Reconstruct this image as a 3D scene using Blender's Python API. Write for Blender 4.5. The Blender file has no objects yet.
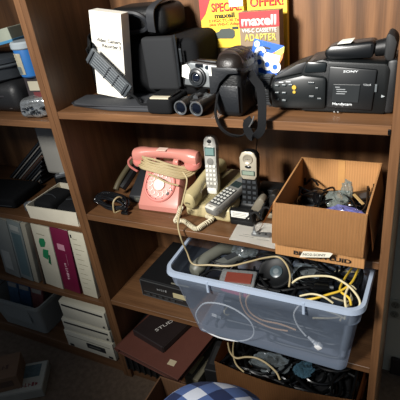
import bpy, bmesh, math, random
from mathutils import Vector, Matrix, Euler, noise
random.seed(7)
PI = math.pi
SC = bpy.context.scene
COL = SC.collection
SC.view_settings.view_transform = 'Standard'
SC.view_settings.look = 'None'
SC.view_settings.gamma = 1
SC.view_settings.use_curve_mapping = False
SC.view_settings.exposure = 0.0

# ------------------------------------------------------------------ materials
def lin(h):
    h = h.lstrip('#')
    o = []
    for i in (0, 2, 4):
        c = int(h[i:i+2], 16) / 255
        o.append(c / 12.92 if c <= .04045 else ((c + .055) / 1.055) ** 2.4)
    return o + [1]

MATS = {}
def mat(hexc, rough=.5, metal=0, bump=0, bscale=200, var=.12, vscale=30, spec=.5, alpha=1, coat=0):
    key = (hexc, rough, metal, bump, bscale, var, vscale, spec, alpha, coat)
    if key in MATS: return MATS[key]
    m = bpy.data.materials.new('m_' + hexc.strip('#')); m.use_nodes = True
    nt = m.node_tree; N = nt.nodes; L = nt.links
    b = N['Principled BSDF']
    tc = N.new('ShaderNodeTexCoord')
    nz = N.new('ShaderNodeTexNoise'); nz.inputs['Scale'].default_value = vscale; nz.inputs['Detail'].default_value = 3
    L.new(tc.outputs['Object'], nz.inputs['Vector'])
    mx = N.new('ShaderNodeMix'); mx.data_type = 'RGBA'
    c = lin(hexc)
    mx.inputs['A'].default_value = [x * (1 - var) for x in c[:3]] + [1]
    mx.inputs['B'].default_value = [min(1, x * (1 + var)) for x in c[:3]] + [1]
    L.new(nz.outputs['Fac'], mx.inputs['Factor'])
    L.new(mx.outputs['Result'], b.inputs['Base Color'])
    b.inputs['Roughness'].default_value = rough
    b.inputs['Metallic'].default_value = metal
    b.inputs['Specular IOR Level'].default_value = spec
    b.inputs['Coat Weight'].default_value = coat
    if bump:
        n2 = N.new('ShaderNodeTexNoise'); n2.inputs['Scale'].default_value = bscale
        L.new(tc.outputs['Object'], n2.inputs['Vector'])
        bp = N.new('ShaderNodeBump'); bp.inputs['Strength'].default_value = bump; bp.inputs['Distance'].default_value = .002
        L.new(n2.outputs['Fac'], bp.inputs['Height']); L.new(bp.outputs['Normal'], b.inputs['Normal'])
    if alpha < 1: b.inputs['Alpha'].default_value = alpha
    MATS[key] = m
    return m

def wood(axis, dark='#46301e', mid='#63442b', light='#7e593a', rings=False):
    key = ('wood', axis, dark, mid, light, rings)
    if key in MATS: return MATS[key]
    m = bpy.data.materials.new('oak_laminate_' + axis); m.use_nodes = True
    nt = m.node_tree; N = nt.nodes; L = nt.links; b = N['Principled BSDF']
    tc = N.new('ShaderNodeTexCoord')
    def mapped(lo, hi):
        mp = N.new('ShaderNodeMapping')
        s = [hi, hi, hi]; s['XYZ'.index(axis)] = lo
        mp.inputs['Scale'].default_value = s
        L.new(tc.outputs['Object'], mp.inputs['Vector']); return mp
    m1 = mapped(2.2, 26); n1 = N.new('ShaderNodeTexNoise'); n1.inputs['Scale'].default_value = 1
    n1.inputs['Detail'].default_value = 5; n1.inputs['Roughness'].default_value = .6; n1.inputs['Distortion'].default_value = .6
    L.new(m1.outputs[0], n1.inputs['Vector'])
    m2 = mapped(9, 260); n2 = N.new('ShaderNodeTexNoise'); n2.inputs['Scale'].default_value = 1; n2.inputs['Detail'].default_value = 3
    L.new(m2.outputs[0], n2.inputs['Vector'])
    ad = N.new('ShaderNodeMath'); ad.operation = 'MULTIPLY_ADD'; ad.inputs[1].default_value = .45
    L.new(n2.outputs['Fac'], ad.inputs[0]); 
    src = n1.outputs['Fac']
    if rings:
        m3 = mapped(1.6, 9); w = N.new('ShaderNodeTexWave'); w.wave_type = 'RINGS'; w.rings_direction = 'SPHERICAL'
        w.inputs['Scale'].default_value = 1.1; w.inputs['Distortion'].default_value = 5; w.inputs['Detail'].default_value = 2
        w.inputs['Detail Scale'].default_value = .8
        m3.inputs['Location'].default_value = (-3.1, 0, -1.2)
        L.new(m3.outputs[0], w.inputs['Vector'])
        a2 = N.new('ShaderNodeMix'); a2.data_type = 'FLOAT'; a2.inputs['Factor'].default_value = .35
        L.new(n1.outputs['Fac'], a2.inputs['A']); L.new(w.outputs['Fac'], a2.inputs['B']); src = a2.outputs['Result']
    L.new(src, ad.inputs[2])
    cr = N.new('ShaderNodeValToRGB')
    e = cr.color_ramp.elements
    e[0].position = .38; e[0].color = lin(dark); e[1].position = 1.0; e[1].color = lin(light)
    k = cr.color_ramp.elements.new(.7); k.color = lin(mid)
    L.new(ad.outputs[0], cr.inputs['Fac']); L.new(cr.outputs['Color'], b.inputs['Base Color'])
    b.inputs['Roughness'].default_value = .42
    bp = N.new('ShaderNodeBump'); bp.inputs['Strength'].default_value = .15; bp.inputs['Distance'].default_value = .001
    L.new(n2.outputs['Fac'], bp.inputs['Height']); L.new(bp.outputs['Normal'], b.inputs['Normal'])
    MATS[key] = m
    return m

def cardboard(hexc='#b98656', flute='X', step=55):
    key = ('card', hexc, flute, step)
    if key in MATS: return MATS[key]
    m = bpy.data.materials.new('cardboard'); m.use_nodes = True
    nt = m.node_tree; N = nt.nodes; L = nt.links; b = N['Principled BSDF']
    tc = N.new('ShaderNodeTexCoord')
    w = N.new('ShaderNodeTexWave'); w.bands_direction = flute; w.inputs['Scale'].default_value = step
    w.inputs['Distortion'].default_value = .6
    L.new(tc.outputs['Object'], w.inputs['Vector'])
    nz = N.new('ShaderNodeTexNoise'); nz.inputs['Scale'].default_value = 14; nz.inputs['Detail'].default_value = 4
    L.new(tc.outputs['Object'], nz.inputs['Vector'])
    ad = N.new('ShaderNodeMix'); ad.data_type = 'FLOAT'; ad.inputs['Factor'].default_value = .6
    L.new(w.outputs['Fac'], ad.inputs['A']); L.new(nz.outputs['Fac'], ad.inputs['B'])
    mx = N.new('ShaderNodeMix'); mx.data_type = 'RGBA'; c = lin(hexc)
    mx.inputs['A'].default_value = [x * .8 for x in c[:3]] + [1]; mx.inputs['B'].default_value = [min(1, x * 1.15) for x in c[:3]] + [1]
    L.new(ad.outputs['Result'], mx.inputs['Factor']); L.new(mx.outputs['Result'], b.inputs['Base Color'])
    b.inputs['Roughness'].default_value = .8
    bp = N.new('ShaderNodeBump'); bp.inputs['Strength'].default_value = .25; bp.inputs['Distance'].default_value = .001
    L.new(w.outputs['Fac'], bp.inputs['Height']); L.new(bp.outputs['Normal'], b.inputs['Normal'])
    MATS[key] = m
    return m

def clear(name, hexc, opacity, rough=.25, scuff=0):
    key = ('clear', name)
    if key in MATS: return MATS[key]
    m = bpy.data.materials.new(name); m.use_nodes = True
    nt = m.node_tree; N = nt.nodes; L = nt.links; b = N['Principled BSDF']
    b.inputs['Base Color'].default_value = lin(hexc); b.inputs['Roughness'].default_value = rough
    tr = N.new('ShaderNodeBsdfTransparent'); tr.inputs['Color'].default_value = (.93, .96, 1, 1)
    mx = N.new('ShaderNodeMixShader')
    tc = N.new('ShaderNodeTexCoord'); nz = N.new('ShaderNodeTexNoise'); nz.inputs['Scale'].default_value = 9; nz.inputs['Detail'].default_value = 5
    L.new(tc.outputs['Object'], nz.inputs['Vector'])
    mr = N.new('ShaderNodeMapRange'); mr.inputs['To Min'].default_value = max(0, opacity - scuff); mr.inputs['To Max'].default_value = opacity + scuff
    L.new(nz.outputs['Fac'], mr.inputs['Value']); L.new(mr.outputs['Result'], mx.inputs['Fac'])
    L.new(tr.outputs[0], mx.inputs[1]); L.new(b.outputs[0], mx.inputs[2])
    L.new(mx.outputs[0], N['Material Output'].inputs['Surface'])
    MATS[key] = m
    return m

def plaid():
    m = bpy.data.materials.new('blue_plaid'); m.use_nodes = True
    nt = m.node_tree; N = nt.nodes; L = nt.links; b = N['Principled BSDF']
    tc = N.new('ShaderNodeTexCoord'); sep = N.new('ShaderNodeSeparateXYZ')
    mp = N.new('ShaderNodeMapping'); mp.inputs['Rotation'].default_value = (0, 0, .5)
    L.new(tc.outputs['Object'], mp.inputs['Vector']); L.new(mp.outputs[0], sep.inputs[0])
    outs = []
    for ax in ('X', 'Y'):
        mu = N.new('ShaderNodeMath'); mu.operation = 'MULTIPLY'; mu.inputs[1].default_value = 15
        fr = N.new('ShaderNodeMath'); fr.operation = 'FRACT'
        gt = N.new('ShaderNodeMath'); gt.operation = 'GREATER_THAN'; gt.inputs[1].default_value = .5
        L.new(sep.outputs[ax], mu.inputs[0]); L.new(mu.outputs[0], fr.inputs[0]); L.new(fr.outputs[0], gt.inputs[0]); outs.append(gt)
    ad = N.new('ShaderNodeMath'); ad.operation = 'ADD'; L.new(outs[0].outputs[0], ad.inputs[0]); L.new(outs[1].outputs[0], ad.inputs[1])
    hf = N.new('ShaderNodeMath'); hf.operation = 'MULTIPLY'; hf.inputs[1].default_value = .5; L.new(ad.outputs[0], hf.inputs[0])
    cr = N.new('ShaderNodeValToRGB'); cr.color_ramp.interpolation = 'CONSTANT'
    e = cr.color_ramp.elements; e[0].position = 0; e[0].color = lin('#c9d0dd'); e[1].position = .75; e[1].color = lin('#16264f')
    k = cr.color_ramp.elements.new(.3); k.color = lin('#4a6296')
    L.new(hf.outputs[0], cr.inputs['Fac']); L.new(cr.outputs['Color'], b.inputs['Base Color'])
    b.inputs['Roughness'].default_value = .9
    return m

BLK = mat('#0d0e0f', .5, bump=.2, spec=.35)
BLK_GLOSS = mat('#0a0b0c', .25, spec=.45)
BLK_FAB = mat('#101113', .9, spec=.2, bump=.6, bscale=700)
BLK_LEATHER = mat('#0f1011', .5, spec=.35, bump=.5, bscale=350)
DGREY = mat('#2b2e31', .5)
GREY = mat('#6f7374', .5)
WHITE = mat('#e4e2da', .5)
CREAM = mat('#cfc7b0', .6)
SILVER = mat('#a9abaa', .32, .5)
PINK = mat('#c27f73', .3, var=.04, coat=.3)
TAN = mat('#ab9a74', .5)
BEIGE = mat('#b3a57c', .4, var=.05)
INK = mat('#1c1c1e', .6)

# ------------------------------------------------------------------ mesh helper
def basis(right, up, loc):
    r = Vector(right).normalized(); u = Vector(up); u = (u - r * u.dot(r)).normalized(); n = r.cross(u)
    return Matrix(((r.x, u.x, n.x, loc[0]), (r.y, u.y, n.y, loc[1]), (r.z, u.z, n.z, loc[2]), (0, 0, 0, 1)))

def spline(pts, k=6, closed=False):
    P = [Vector(p) for p in pts]; n = len(P); out = []
    rng = n if closed else n - 1
    for i in range(rng):
        if closed: a, b, c, d = P[i-1], P[i], P[(i+1) % n], P[(i+2) % n]
        else: a, b, c, d = P[max(i-1, 0)], P[i], P[i+1], P[min(i+2, n-1)]
        for j in range(k):
            t = j / k
            out.append(.5 * ((2*b) + (c - a)*t + (2*a - 5*b + 4*c - d)*t*t + (3*b - a - 3*c + d)*t*t*t))
    if not closed: out.append(P[-1])
    return out

class G:
    def __init__(s): s.bm = bmesh.new()
    def _x(s, vs, M):
        if M is not None: bmesh.ops.transform(s.bm, matrix=M, verts=vs)
    def box(s, a, b, bev=0, seg=2, M=None):
        r = bmesh.ops.create_cube(s.bm, size=1)['verts']
        c = [(a[i] + b[i]) / 2 for i in range(3)]; d = [abs(b[i] - a[i]) for i in range(3)]
        for v in r: v.co = Vector((c[0] + v.co.x * d[0], c[1] + v.co.y * d[1], c[2] + v.co.z * d[2]))
        if bev:
            es = list({e for v in r for e in v.link_edges})
            q = bmesh.ops.bevel(s.bm, geom=es + r, offset=min(bev, min(d) * .49), segments=seg, profile=.5, affect='EDGES')
            r = list({v for f in q['faces'] for v in f.verts} | {v for v in r if v.is_valid})
        s._x(r, M); return s
    def prism(s, pts, axis, a, b, bev=0, M=None):
        def P(p, t):
            if axis == 'X': return (t, p[0], p[1])
            if axis == 'Y': return (p[0], t, p[1])
            return (p[0], p[1], t)
        A = [s.bm.verts.new(P(p, a)) for p in pts]; B = [s.bm.verts.new(P(p, b)) for p in pts]
        fs = [s.bm.faces.new(A), s.bm.faces.new(B[::-1])]; n = len(pts)
        for i in range(n): fs.append(s.bm.faces.new((A[i], B[i], B[(i+1) % n], A[(i+1) % n])))
        bmesh.ops.recalc_face_normals(s.bm, faces=fs)
        vs = A + B
        if bev:
            es = list({e for v in vs for e in v.link_edges})
            q = bmesh.ops.bevel(s.bm, geom=es + vs, offset=bev, segments=2, profile=.5, affect='EDGES')
            vs = list({v for f in q['faces'] for v in f.verts} | {v for v in vs if v.is_valid})
        s._x(vs, M); return s
    def rings(s, R, closed=False, cap=True):
        V = [[s.bm.verts.new(p) for p in r] for r in R]; n = len(V[0]); m = len(V)
        for i in range(m if closed else m - 1):
            for j in range(n):
                a, b = V[i], V[(i+1) % m]
                s.bm.faces.new((a[j], a[(j+1) % n], b[(j+1) % n], b[j]))
        if cap and not closed:
            s.bm.faces.new(V[0][::-1]); s.bm.faces.new(V[-1])
        return s
    def lathe(s, prof, c=(0, 0, 0), axis=(0, 0, 1), n=28):
        z = Vector(axis).normalized(); x = z.orthogonal().normalized(); y = z.cross(x); c = Vector(c)
        return s.rings([[c + z * h + (x * math.cos(2*PI*k/n) + y * math.sin(2*PI*k/n)) * max(r, 1e-5) for k in range(n)] for r, h in prof])
    def cyl(s, p0, p1, r0, r1=None, n=24):
        r1 = r0 if r1 is None else r1
        d = Vector(p1) - Vector(p0)
        return s.lathe([(r0, 0), (r1, d.length)], p0, d, n)
    def tube(s, pts, r, n=7, k=6, closed=False, smooth=True, flat=1):
        P = spline(pts, k, closed) if smooth else [Vector(p) for p in pts]
        up = Vector((0, 0, 1)); R = []; m = len(P); last = None
        for i, p in enumerate(P):
            t = (P[(i+1) % m] - P[i-1]) if closed else (P[min(i+1, m-1)] - P[max(i-1, 0)])
            if t.length < 1e-7: t = Vector((1, 0, 0))
            t.normalize()
            if last is None: x = t.orthogonal().normalized()
            else:
                x = last - t * last.dot(t)
                x = x.normalized() if x.length > 1e-5 else t.orthogonal().normalized()
            last = x; y = t.cross(x)
            R.append([p + (x * math.cos(2*PI*q/n) + y * math.sin(2*PI*q/n) * flat) * r for q in range(n)])
        return s.rings(R, closed)
    def ribbon(s, pts, w, th, side, k=6):
        P = spline(pts, k); R = []; sd0 = Vector(side).normalized()
        for i, p in enumerate(P):
            t = (P[min(i+1, len(P)-1)] - P[max(i-1, 0)]).normalized()
            sd = sd0 - t * sd0.dot(t); sd = sd.normalized() if sd.length > .05 else sd0
            nn = t.cross(sd)
            R.append([p + sd*w/2 + nn*th/2, p - sd*w/2 + nn*th/2, p - sd*w/2 - nn*th/2, p + sd*w/2 - nn*th/2])
        return s.rings(R)
    def ell(s, c, r, M=None, u=20, v=12, p=1.0):
        q = bmesh.ops.create_uvsphere(s.bm, u_segments=u, v_segments=v, radius=1)['verts']
        for w in q:
            co = Vector([math.copysign(abs(t) ** p, t) for t in w.co])
            w.co = Vector((c[0] + co.x * r[0], c[1] + co.y * r[1], c[2] + co.z * r[2]))
        s._x(q, M); return s
    def sheet(s, f, nu, nv, th=.0006):
        top = [[s.bm.verts.new(f(i/nu, j/nv)) for j in range(nv+1)] for i in range(nu+1)]
        fs = []
        for i in range(nu):
            for j in range(nv): fs.append(s.bm.faces.new((top[i][j], top[i+1][j], top[i+1][j+1], top[i][j+1])))
        bmesh.ops.solidify(s.bm, geom=fs, thickness=th); return s
    def jitter(s, amp, freq=20, seed=0):
        for v in s.bm.verts:
            v.co += noise.noise_vector(v.co * freq + Vector((seed, seed * 2.3, 1))) * amp
        return s
    def sub(s, cuts=2):
        bmesh.ops.subdivide_edges(s.bm, edges=s.bm.edges[:], cuts=cuts, use_grid_fill=True); return s
    def build(s, name, m, parent=None, smooth=False, label=None, **kw):
        bmesh.ops.recalc_face_normals(s.bm, faces=s.bm.faces[:])
        me = bpy.data.meshes.new(name); s.bm.to_mesh(me); s.bm.free()
        me.materials.append(m)
        if smooth:
            me.polygons.foreach_set('use_smooth', [True] * len(me.polygons))
            try: me.set_sharp_from_angle(angle=math.radians(38))
            except Exception: pass
        o = bpy.data.objects.new(name, me); COL.objects.link(o)
        if parent: o.parent = parent
        if label: o['label'] = label
        for k, v in kw.items(): o[k] = v
        return o

def thing(name, label, cat, loc=(0, 0, 0), rot=(0, 0, 0), group=None):
    o = bpy.data.objects.new(name, None); COL.objects.link(o)
    o.empty_display_size = .02
    o.location = loc; o.rotation_euler = rot; o['label'] = label; o['category'] = cat
    if group: o['group'] = group
    return o
def tag(o, label, cat, group=None, kind=None):
    o['label'] = label; o['category'] = cat
    if group: o['group'] = group
    if kind: o['kind'] = kind
    return o
def dup(root, loc=None, rot=None, label=None):
    r = root.copy(); COL.objects.link(r)
    if loc is not None: r.location = loc
    if rot is not None: r.rotation_euler = rot
    if label: r['label'] = label
    for ch in list(root.children):
        c = ch.copy(); COL.objects.link(c); c.parent = r
        for g in ch.children:
            d = g.copy(); COL.objects.link(d); d.parent = c
    return r
def text(body, m, parent, loc, width=None, height=None, right=(1, 0, 0), up=(0, 0, 1), bold=0, align='CENTER', name='lettering', th=.0003, shear=0, center=True):
    cu = bpy.data.curves.new('txt', 'FONT'); cu.body = body; cu.align_x = align; cu.offset = bold; cu.extrude = 0; cu.resolution_u = 3; cu.shear = shear
    t = bpy.data.objects.new('txt', cu); COL.objects.link(t)
    dg = bpy.context.evaluated_depsgraph_get(); dg.update()
    me = bpy.data.meshes.new_from_object(t.evaluated_get(dg))
    bpy.data.objects.remove(t)
    xs = [v.co.x for v in me.vertices]; ys = [v.co.y for v in me.vertices]
    w, h = max(xs) - min(xs), max(ys) - min(ys); cx, cy = (max(xs) + min(xs)) / 2, (max(ys) + min(ys)) / 2
    sx = width / w if width else height / h; sy = height / h if height else sx
    for v in me.vertices: v.co = Vector(((v.co.x - cx) * sx, (v.co.y - cy) * sy, 0))
    M = basis(right, up, loc); me.transform(M)
    nrm = Vector((M[0][2], M[1][2], M[2][2]))
    bm = bmesh.new(); bm.from_mesh(me)
    r = bmesh.ops.extrude_face_region(bm, geom=bm.faces[:])
    bmesh.ops.translate(bm, verts=[v for v in r['geom'] if isinstance(v, bmesh.types.BMVert)], vec=nrm * th)
    bm.to_mesh(me); bm.free(); me.materials.clear(); me.materials.append(m)
    o = bpy.data.objects.new(name, me); COL.objects.link(o); o.parent = parent
    return o
def marks(n, m, parent, loc, width, height, right=(1, 0, 0), up=(0, 0, 1), seed=1):
    # small worn print too faint to read: short strokes
    r = random.Random(seed); M = basis(right, up, loc); g = G(); st = width / n
    for k in range(n):
        x = -width/2 + st*k; h = height * r.uniform(.55, 1)
        g.box((x, -height/2, 0), (x + st*.28, -height/2 + h, .0003), M=M)
        g.box((x, -height/2 + h*r.choice((.0, .4, .8)), 0), (x + st*.72, -height/2 + h*.9 if False else -height/2 + h*.2 + h*r.choice((.0, .4, .8)), .00035), M=M)
    return g.build('faded_print', m, parent)
def struct(g, name, m, parent=None, **k):
    o = g.build(name, m, parent, **k)
    if not parent: o['kind'] = 'structure'
    return o
def cable(pts, r, m, label, cat='cable', group=None, name='cable', k=6, n=7):
    return tag(G().tube(pts, r, n, k).build(name, m, smooth=True), label, cat, group)

# ------------------------------------------------------------------ room
def carpet():
    m = mat('#6b5b4c', .95, bump=1, bscale=500, var=.45, vscale=60, spec=.1); return m
struct(G().box((-2.4, -2.4, -.02), (2.2, .32, 0)), 'floor', carpet())
struct(G().box((-2.4, .32, -.02), (2.2, .38, 2.5)), 'wall_back', mat('#bcbaa4', .85, bump=.15, bscale=120, var=.04))
struct(G().box((.80, .308, 0), (2.2, .32, .07), .003), 'baseboard_back', mat('#2c2620', .6))
struct(G().box((-2.4, .308, 0), (-1.0, .32, .07), .003), 'baseboard_left', mat('#2c2620', .6))
t = thing('wall_outlet', 'double electrical outlet with beige plate on the wall right of the bookcase', 'outlet', (.7935, .32, .268))
G().box((-.022, -.005, -.036), (.022, 0, .036), .002).build('cover_plate', mat('#a8a692', .4), t)
for dz in (-.018, .018):
    s_ = G().cyl((0, -.0065, dz), (0, -.004, dz), .012).build('socket', mat('#7d7b6a', .4), t, True)
    g = G()
    for dx in (-.004, .004): g.box((dx - .0008, -.0072, dz - .001), (dx + .0008, -.0062, dz + .006))
    g.cyl((0, -.0072, dz - .006), (0, -.0062, dz - .006), .0018, n=10)
    g.build('socket_slots', INK, s_)

# ------------------------------------------------------------------ bookcases
WX, WZ, WB = wood('X'), wood('Z'), wood('Z', rings=True)
def bookcase(x0, x1, shelves, label):
    t = thing('bookcase', label, 'bookcase', (x0, 0, 0))
    w = x1 - x0; th = .0172; H = 1.85
    G().box((0, 0, 0), (th, .30, H), .0008, 1).build('side_panel', WZ, t)
    G().box((w - th, 0, 0), (w, .30, H), .0008, 1).build('side_panel', WZ, t)
    G().box((0, .30, .02), (w, .305, H)).build('back_panel', WB, t)
    for z in shelves:
        G().box((th, .001, z - .018), (w - th, .30, z), .0008, 1).build('shelf', WX, t)
    G().box((th, .012, 0), (w - th, .024, .047)).build('kickboard', WX, t)
    G().box((0, 0, H), (w, .305, H + .018), .001, 1).build('top_panel', WX, t)
    return t
bookcase(-.0172, .7772, (.065, .353, .665, .959, 1.45), 'brown wood bookcase holding the phones, camcorder and the clear cable bin')
bookcase(-.0176 - .794, -.0176, (.065, .33, .615, .932, 1.45), 'brown wood bookcase on the left, holding the binders and the white tray')
# metal shelf pin clip by the right end of the camera shelf
tag(G().box((.7545, -.002, .943), (.7595, .006, .953), .001).build('shelf_clip', BLK_GLOSS), 'tiny black clip on the bookcase at the right end of the camcorder shelf', 'clip')
ZA, ZB, ZC, ZD = .959, .665, .353, .065
# ------------------------------------------------------------------ camera shelf
# big soft camera bag
t = thing('camera_bag', 'big black soft camera bag with lid and handle behind the white booklet box', 'bag', (.165, .19, ZA))
G().box((-.155, -.05, 0), (.16, .10, .135), .02, 3).sub(1).jitter(.004, 14, 2).build('bag_body', BLK_FAB, t, True)
G().box((.03, -.068, .02), (.118, -.044, .142), .008, 3).build('front_pocket', mat('#15171a', .85, bump=.4, bscale=500), t, True)
g = G(); g.tube([(.120, -.062, .145), (.122, -.066, .10), (.120, -.066, .03)], .003); g.build('zipper', mat('#2e3134', .4, .5), t, True)
G().box((.128, -.066, .085), (.134, -.062, .115), .001).build('zipper_pull', mat('#3b3f42', .35, .6), t)
G().box((-.085, -.035, .138), (.085, .085, .205), .024, 4).build('lid', BLK_LEATHER, t, True)
G().tube([(-.07, -.037, .155), (-.072, -.046, .18), (-.03, -.052, .195), (.02, -.052, .193), (.042, -.045, .175), (.03, -.037, .155), (-.03, -.037, .150)], .006, closed=True).build('handle', mat('#202226', .5), t, True)
G().ribbon([(.05, -.04, .15), (.055, -.048, .175), (.06, -.045, .2), (.062, -.0, .212), (.063, .06, .208)], .02, .003, (1, 0, 0)).build('strap', mat('#24262a', .7), t, True)
# grey sling pouch lying flat under the booklet box
t = thing('camera_pouch', 'dark grey flat rounded bag flap lying under the white booklet box', 'bag', (.15, .075, ZA))
g = G(); g.box((-.14, -.055, 0), (.13, .055, .011), .005, 3); g.sub(1); 
for v in g.bm.verts:
    if v.co.x < -.09: v.co.y *= 1 - ((-.09 - v.co.x) / .05) ** 2 * .55
g.jitter(.002, 20).build('flap', mat('#2a2c30', .8, bump=.5, bscale=500), t, True)
G().tube([(-.135, -.02, .011), (-.10, -.05, .012), (.12, -.052, .012)], .0012).build('piping', mat('#23252a', .6), t, True)
# white booklet / carton
t = thing('booklet_box', 'white video camera booklet box standing upright with a ridged strap across it', 'box', (.112, .085, .9705), (0, math.radians(9), 0))
G().box((-.047, -.0, .002), (.040, .032, .198), .0015).build('carton', mat('#eeeade', .55, var=.02), t)
text('Video Camera\nRecorder II', INK, t, (.002, -.0004, .130), width=.068, align='RIGHT', bold=.02)
G().box((-.044, -.0006, .1175), (.039, 0, .1185)).build('printed_line', mat('#555555', .6), t)
# ridged strap pad
g0 = (0.0893, 0.0580, 1.0826); g1 = (0.1803, 0.0580, 0.9914)
d_ = Vector(g1) - Vector(g0); mid = (Vector(g0) + Vector(g1)) / 2; L_ = d_.length
t = thing('shoulder_pad', 'grey ridged rubber strap pad slanting across the white booklet box', 'strap', mid, (0, math.atan2(-d_.z, d_.x), 0))
G().box((-L_/2, 0, -.020), (L_/2, .008, .020), .004, 2).build('pad', mat('#43484c', .5), t, True)
g = G()
for i in range(5): g.box((-L_/2 + .018, -.0025, -.015 + i*.0066), (L_/2 - .014, .001, -.0115 + i*.0066), .0008)
g.build('ridges', mat('#5b6165', .45), t)
g = G()
for x in (-L_/2 + .008, -.005, .022, L_/2 - .012): g.box((x, -.0035, -.018), (x + .0035, .001, .018), .0008)
g.build('cross_bars', mat('#34383c', .5), t)
tag(G().ribbon([g0, (0.0849, 0.0750, 1.0925), (0.0366, 0.1300, 1.0964), (0.0298, 0.1700, 1.1031)], .03, .002, (.3, 0, 1)).build('bag_strap', BLK_FAB, smooth=True), 'black strap end going behind the white booklet box at its upper left', 'strap')
cable([(0.1788, 0.0600, 0.9908), (0.2059, 0.0500, 0.9825), (0.2238, 0.0400, 0.9720), (0.2482, 0.0400, 0.9726)], .003, BLK_FAB, 'thin black strap tail trailing off the ridged pad onto the shelf', 'strap', name='bag_strap')
# lens cap holder / small black thing at the edge
t = thing('belt_clip', 'small flat black clip lying at the shelf edge left of the binoculars pouch', 'clip', (0.2326, 0.0302, 0.9590))
G().box((-.022, -.008, 0), (.022, .012, .007), .002).build('clip_body', BLK, t)
G().box((-.020, -.009, .003), (-.004, -.006, .009), .001).build('clip_tab', DGREY, t)

# black pouch with paper label
t = thing('binocular_case', 'small black soft pouch with a cream paper label beside the binoculars', 'pouch', (.295, .045, ZA))
G().box((-.038, -.037, 0), (.026, .05, .034), .009, 3).sub(1).jitter(.002, 30).build('pouch_body', BLK_FAB, t, True)
G().box((-.034, -.018, .0335), (.020, .03, .037), .002).build('flap', BLK_LEATHER, t, True)
G().box((-.028, -.030, .0335), (.018, -.008, .0368)).build('paper_label', mat('#b5ae98', .7), t)
# binoculars
t = thing('binoculars', 'compact black binoculars with two round lenses facing out at the shelf edge', 'binoculars', (.366, .04, ZA + .018), (0, 0, math.radians(-4)))
for sx in (-1, 1):
    b_ = G().lathe([(.0135, 0), (.0155, .002), (.016, .03), (.0125, .045), (.0115, .085), (.013, .09), (.013, .1), (.001, .1)], (sx * .0195, -.032, 0), (0, 1, 0)).build('barrel', BLK, t, True)
    G().lathe([(.0155, 0), (.0155, -.002), (.0128, -.002), (.0125, 0)], (sx * .0195, -.032, 0), (0, 1, 0)).build('lens_rim', mat('#8d9194', .3, .8), b_, True)
    G().ell((sx * .0195, -.0305, 0), (.0125, .003, .0125)).build('lens', mat('#0b0f18', .08), b_, True)
G().box((-.012, -.015, -.006), (.012, .045, .010), .004).build('bridge', BLK, t, True)
G().cyl((0, .0, .012), (0, .02, .012), .006).build('focus_wheel', DGREY, t, True)
# compact film camera on top
t = thing('compact_camera', 'silver and black compact film camera resting on the binoculars, with a white tag', 'camera', (.352, .105, ZA + .030), (math.radians(-8), math.radians(5), math.radians(-3)))
pr = [(-.050, .006), (-.046, 0), (.046, 0), (.050, .006), (.050, .05), (.044, .056), (-.03, .060), (-.045, .054), (-.050, .045)]
G().prism(pr, 'Y', -.004, .032, .004).build('camera_body', BLK, t, True)
G().prism([(-.043, .006), (.045, .006), (.047, .048), (.040, .053), (-.028, .056), (-.040, .05)], 'Y', -.008, -.003, .002).build('front_plate', mat('#8f9496', .3, .6), t, True)
l_ = G().lathe([(.0215, 0), (.0205, .008), (.018, .0085), (.017, .013), (.0125, .014), (.011, .010), (.0001, .010)], (-.008, -.006, .026), (0, -1, 0)).build('lens_barrel', mat('#26292c', .3), t, True)
G().ell((-.008, -.0165, .026), (.009, .003, .009)).build('lens', mat('#0e1420', .05, spec=1), l_, True)
G().box((-.015, -.0105, .0475), (.004, -.006, .0545), .001).build('viewfinder', mat('#14181c', .1), t)
G().cyl((.014, -.006, .049), (.014, -.0105, .049), .0042).build('sensor_window', mat('#202830', .1), t, True)
G().box((.022, -.0105, .045), (.040, -.006, .054), .001).build('flash_window', mat('#c8cccc', .15), t)
G().prism([(-.047, .024), (-.030, .020), (-.026, .042), (-.036, .052), (-.047, .048)], 'Y', -.0115, -.0095).build('white_tag', WHITE, t)
text('AF', mat('#202020'), t, (.034, -.0085, .036), width=.008)
text('ZOOM', mat('#202020'), t, (.028, -.0085, .011), width=.014)
G().box((-.020, .004, .056), (.03, .022, .0625), .003).build('top_housing', BLK, t, True)
G().cyl((.036, .012, .052), (.036, .012, .058), .005).build('shutter_button', SILVER, t, True)

# tall black camera case with hanging strap
t = thing('camera_case', 'tall black leather camera case with front flap and hanging strap', 'case', (.4615, .058, ZA), (0, math.radians(1), math.radians(-6)))
g = G(); g.box((-.035, -.048, 0), (.026, .045, .098), .012, 3).sub(1).jitter(.0015, 25).build('case_body', BLK_LEATHER, t, True)
G().box((-.029, -.0505, .012), (.022, -.046, .066), .005, 2).build('front_panel', mat('#1b1d20', .35, bump=.4, bscale=400), t, True)
# domed lid
G().ell((-.006, .0, .088), (.030, .048, .036), p=.65).build('lid', mat('#1a1512', .42, bump=.4, bscale=300), t, True)
G().prism([(-.037, .102), (.025, .102), (.027, .092), (.006, .090), (-.014, .072), (-.024, .052), (-.038, .048)], 'Y', -.057, -.052, .0015).build('front_flap', mat('#1d1f22', .45, bump=.4, bscale=400), t, True)
G().box((-.035, -.0585, .086), (-.029, -.057, .104)).build('label_tag', mat('#c9c9c0', .6), t)
for k in range(4):
    y = -.022 + k*.015; z = .0905 + .036 * max(.1, 1 - abs(y/.050)**3) ** .33
    G().tube([(-.034, y, z - .022), (-.025, y, z - .006), (-.008, y, z - .0015), (.010, y, z - .006), (.022, y, z - .022)], .0028).build('lid_fold', mat('#2a201c', .4), t, True)
def loc_of(root, p):
    M = Matrix.Translation(root.location) @ root.rotation_euler.to_matrix().to_4x4()
    return M.inverted() @ Vector(p)
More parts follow.
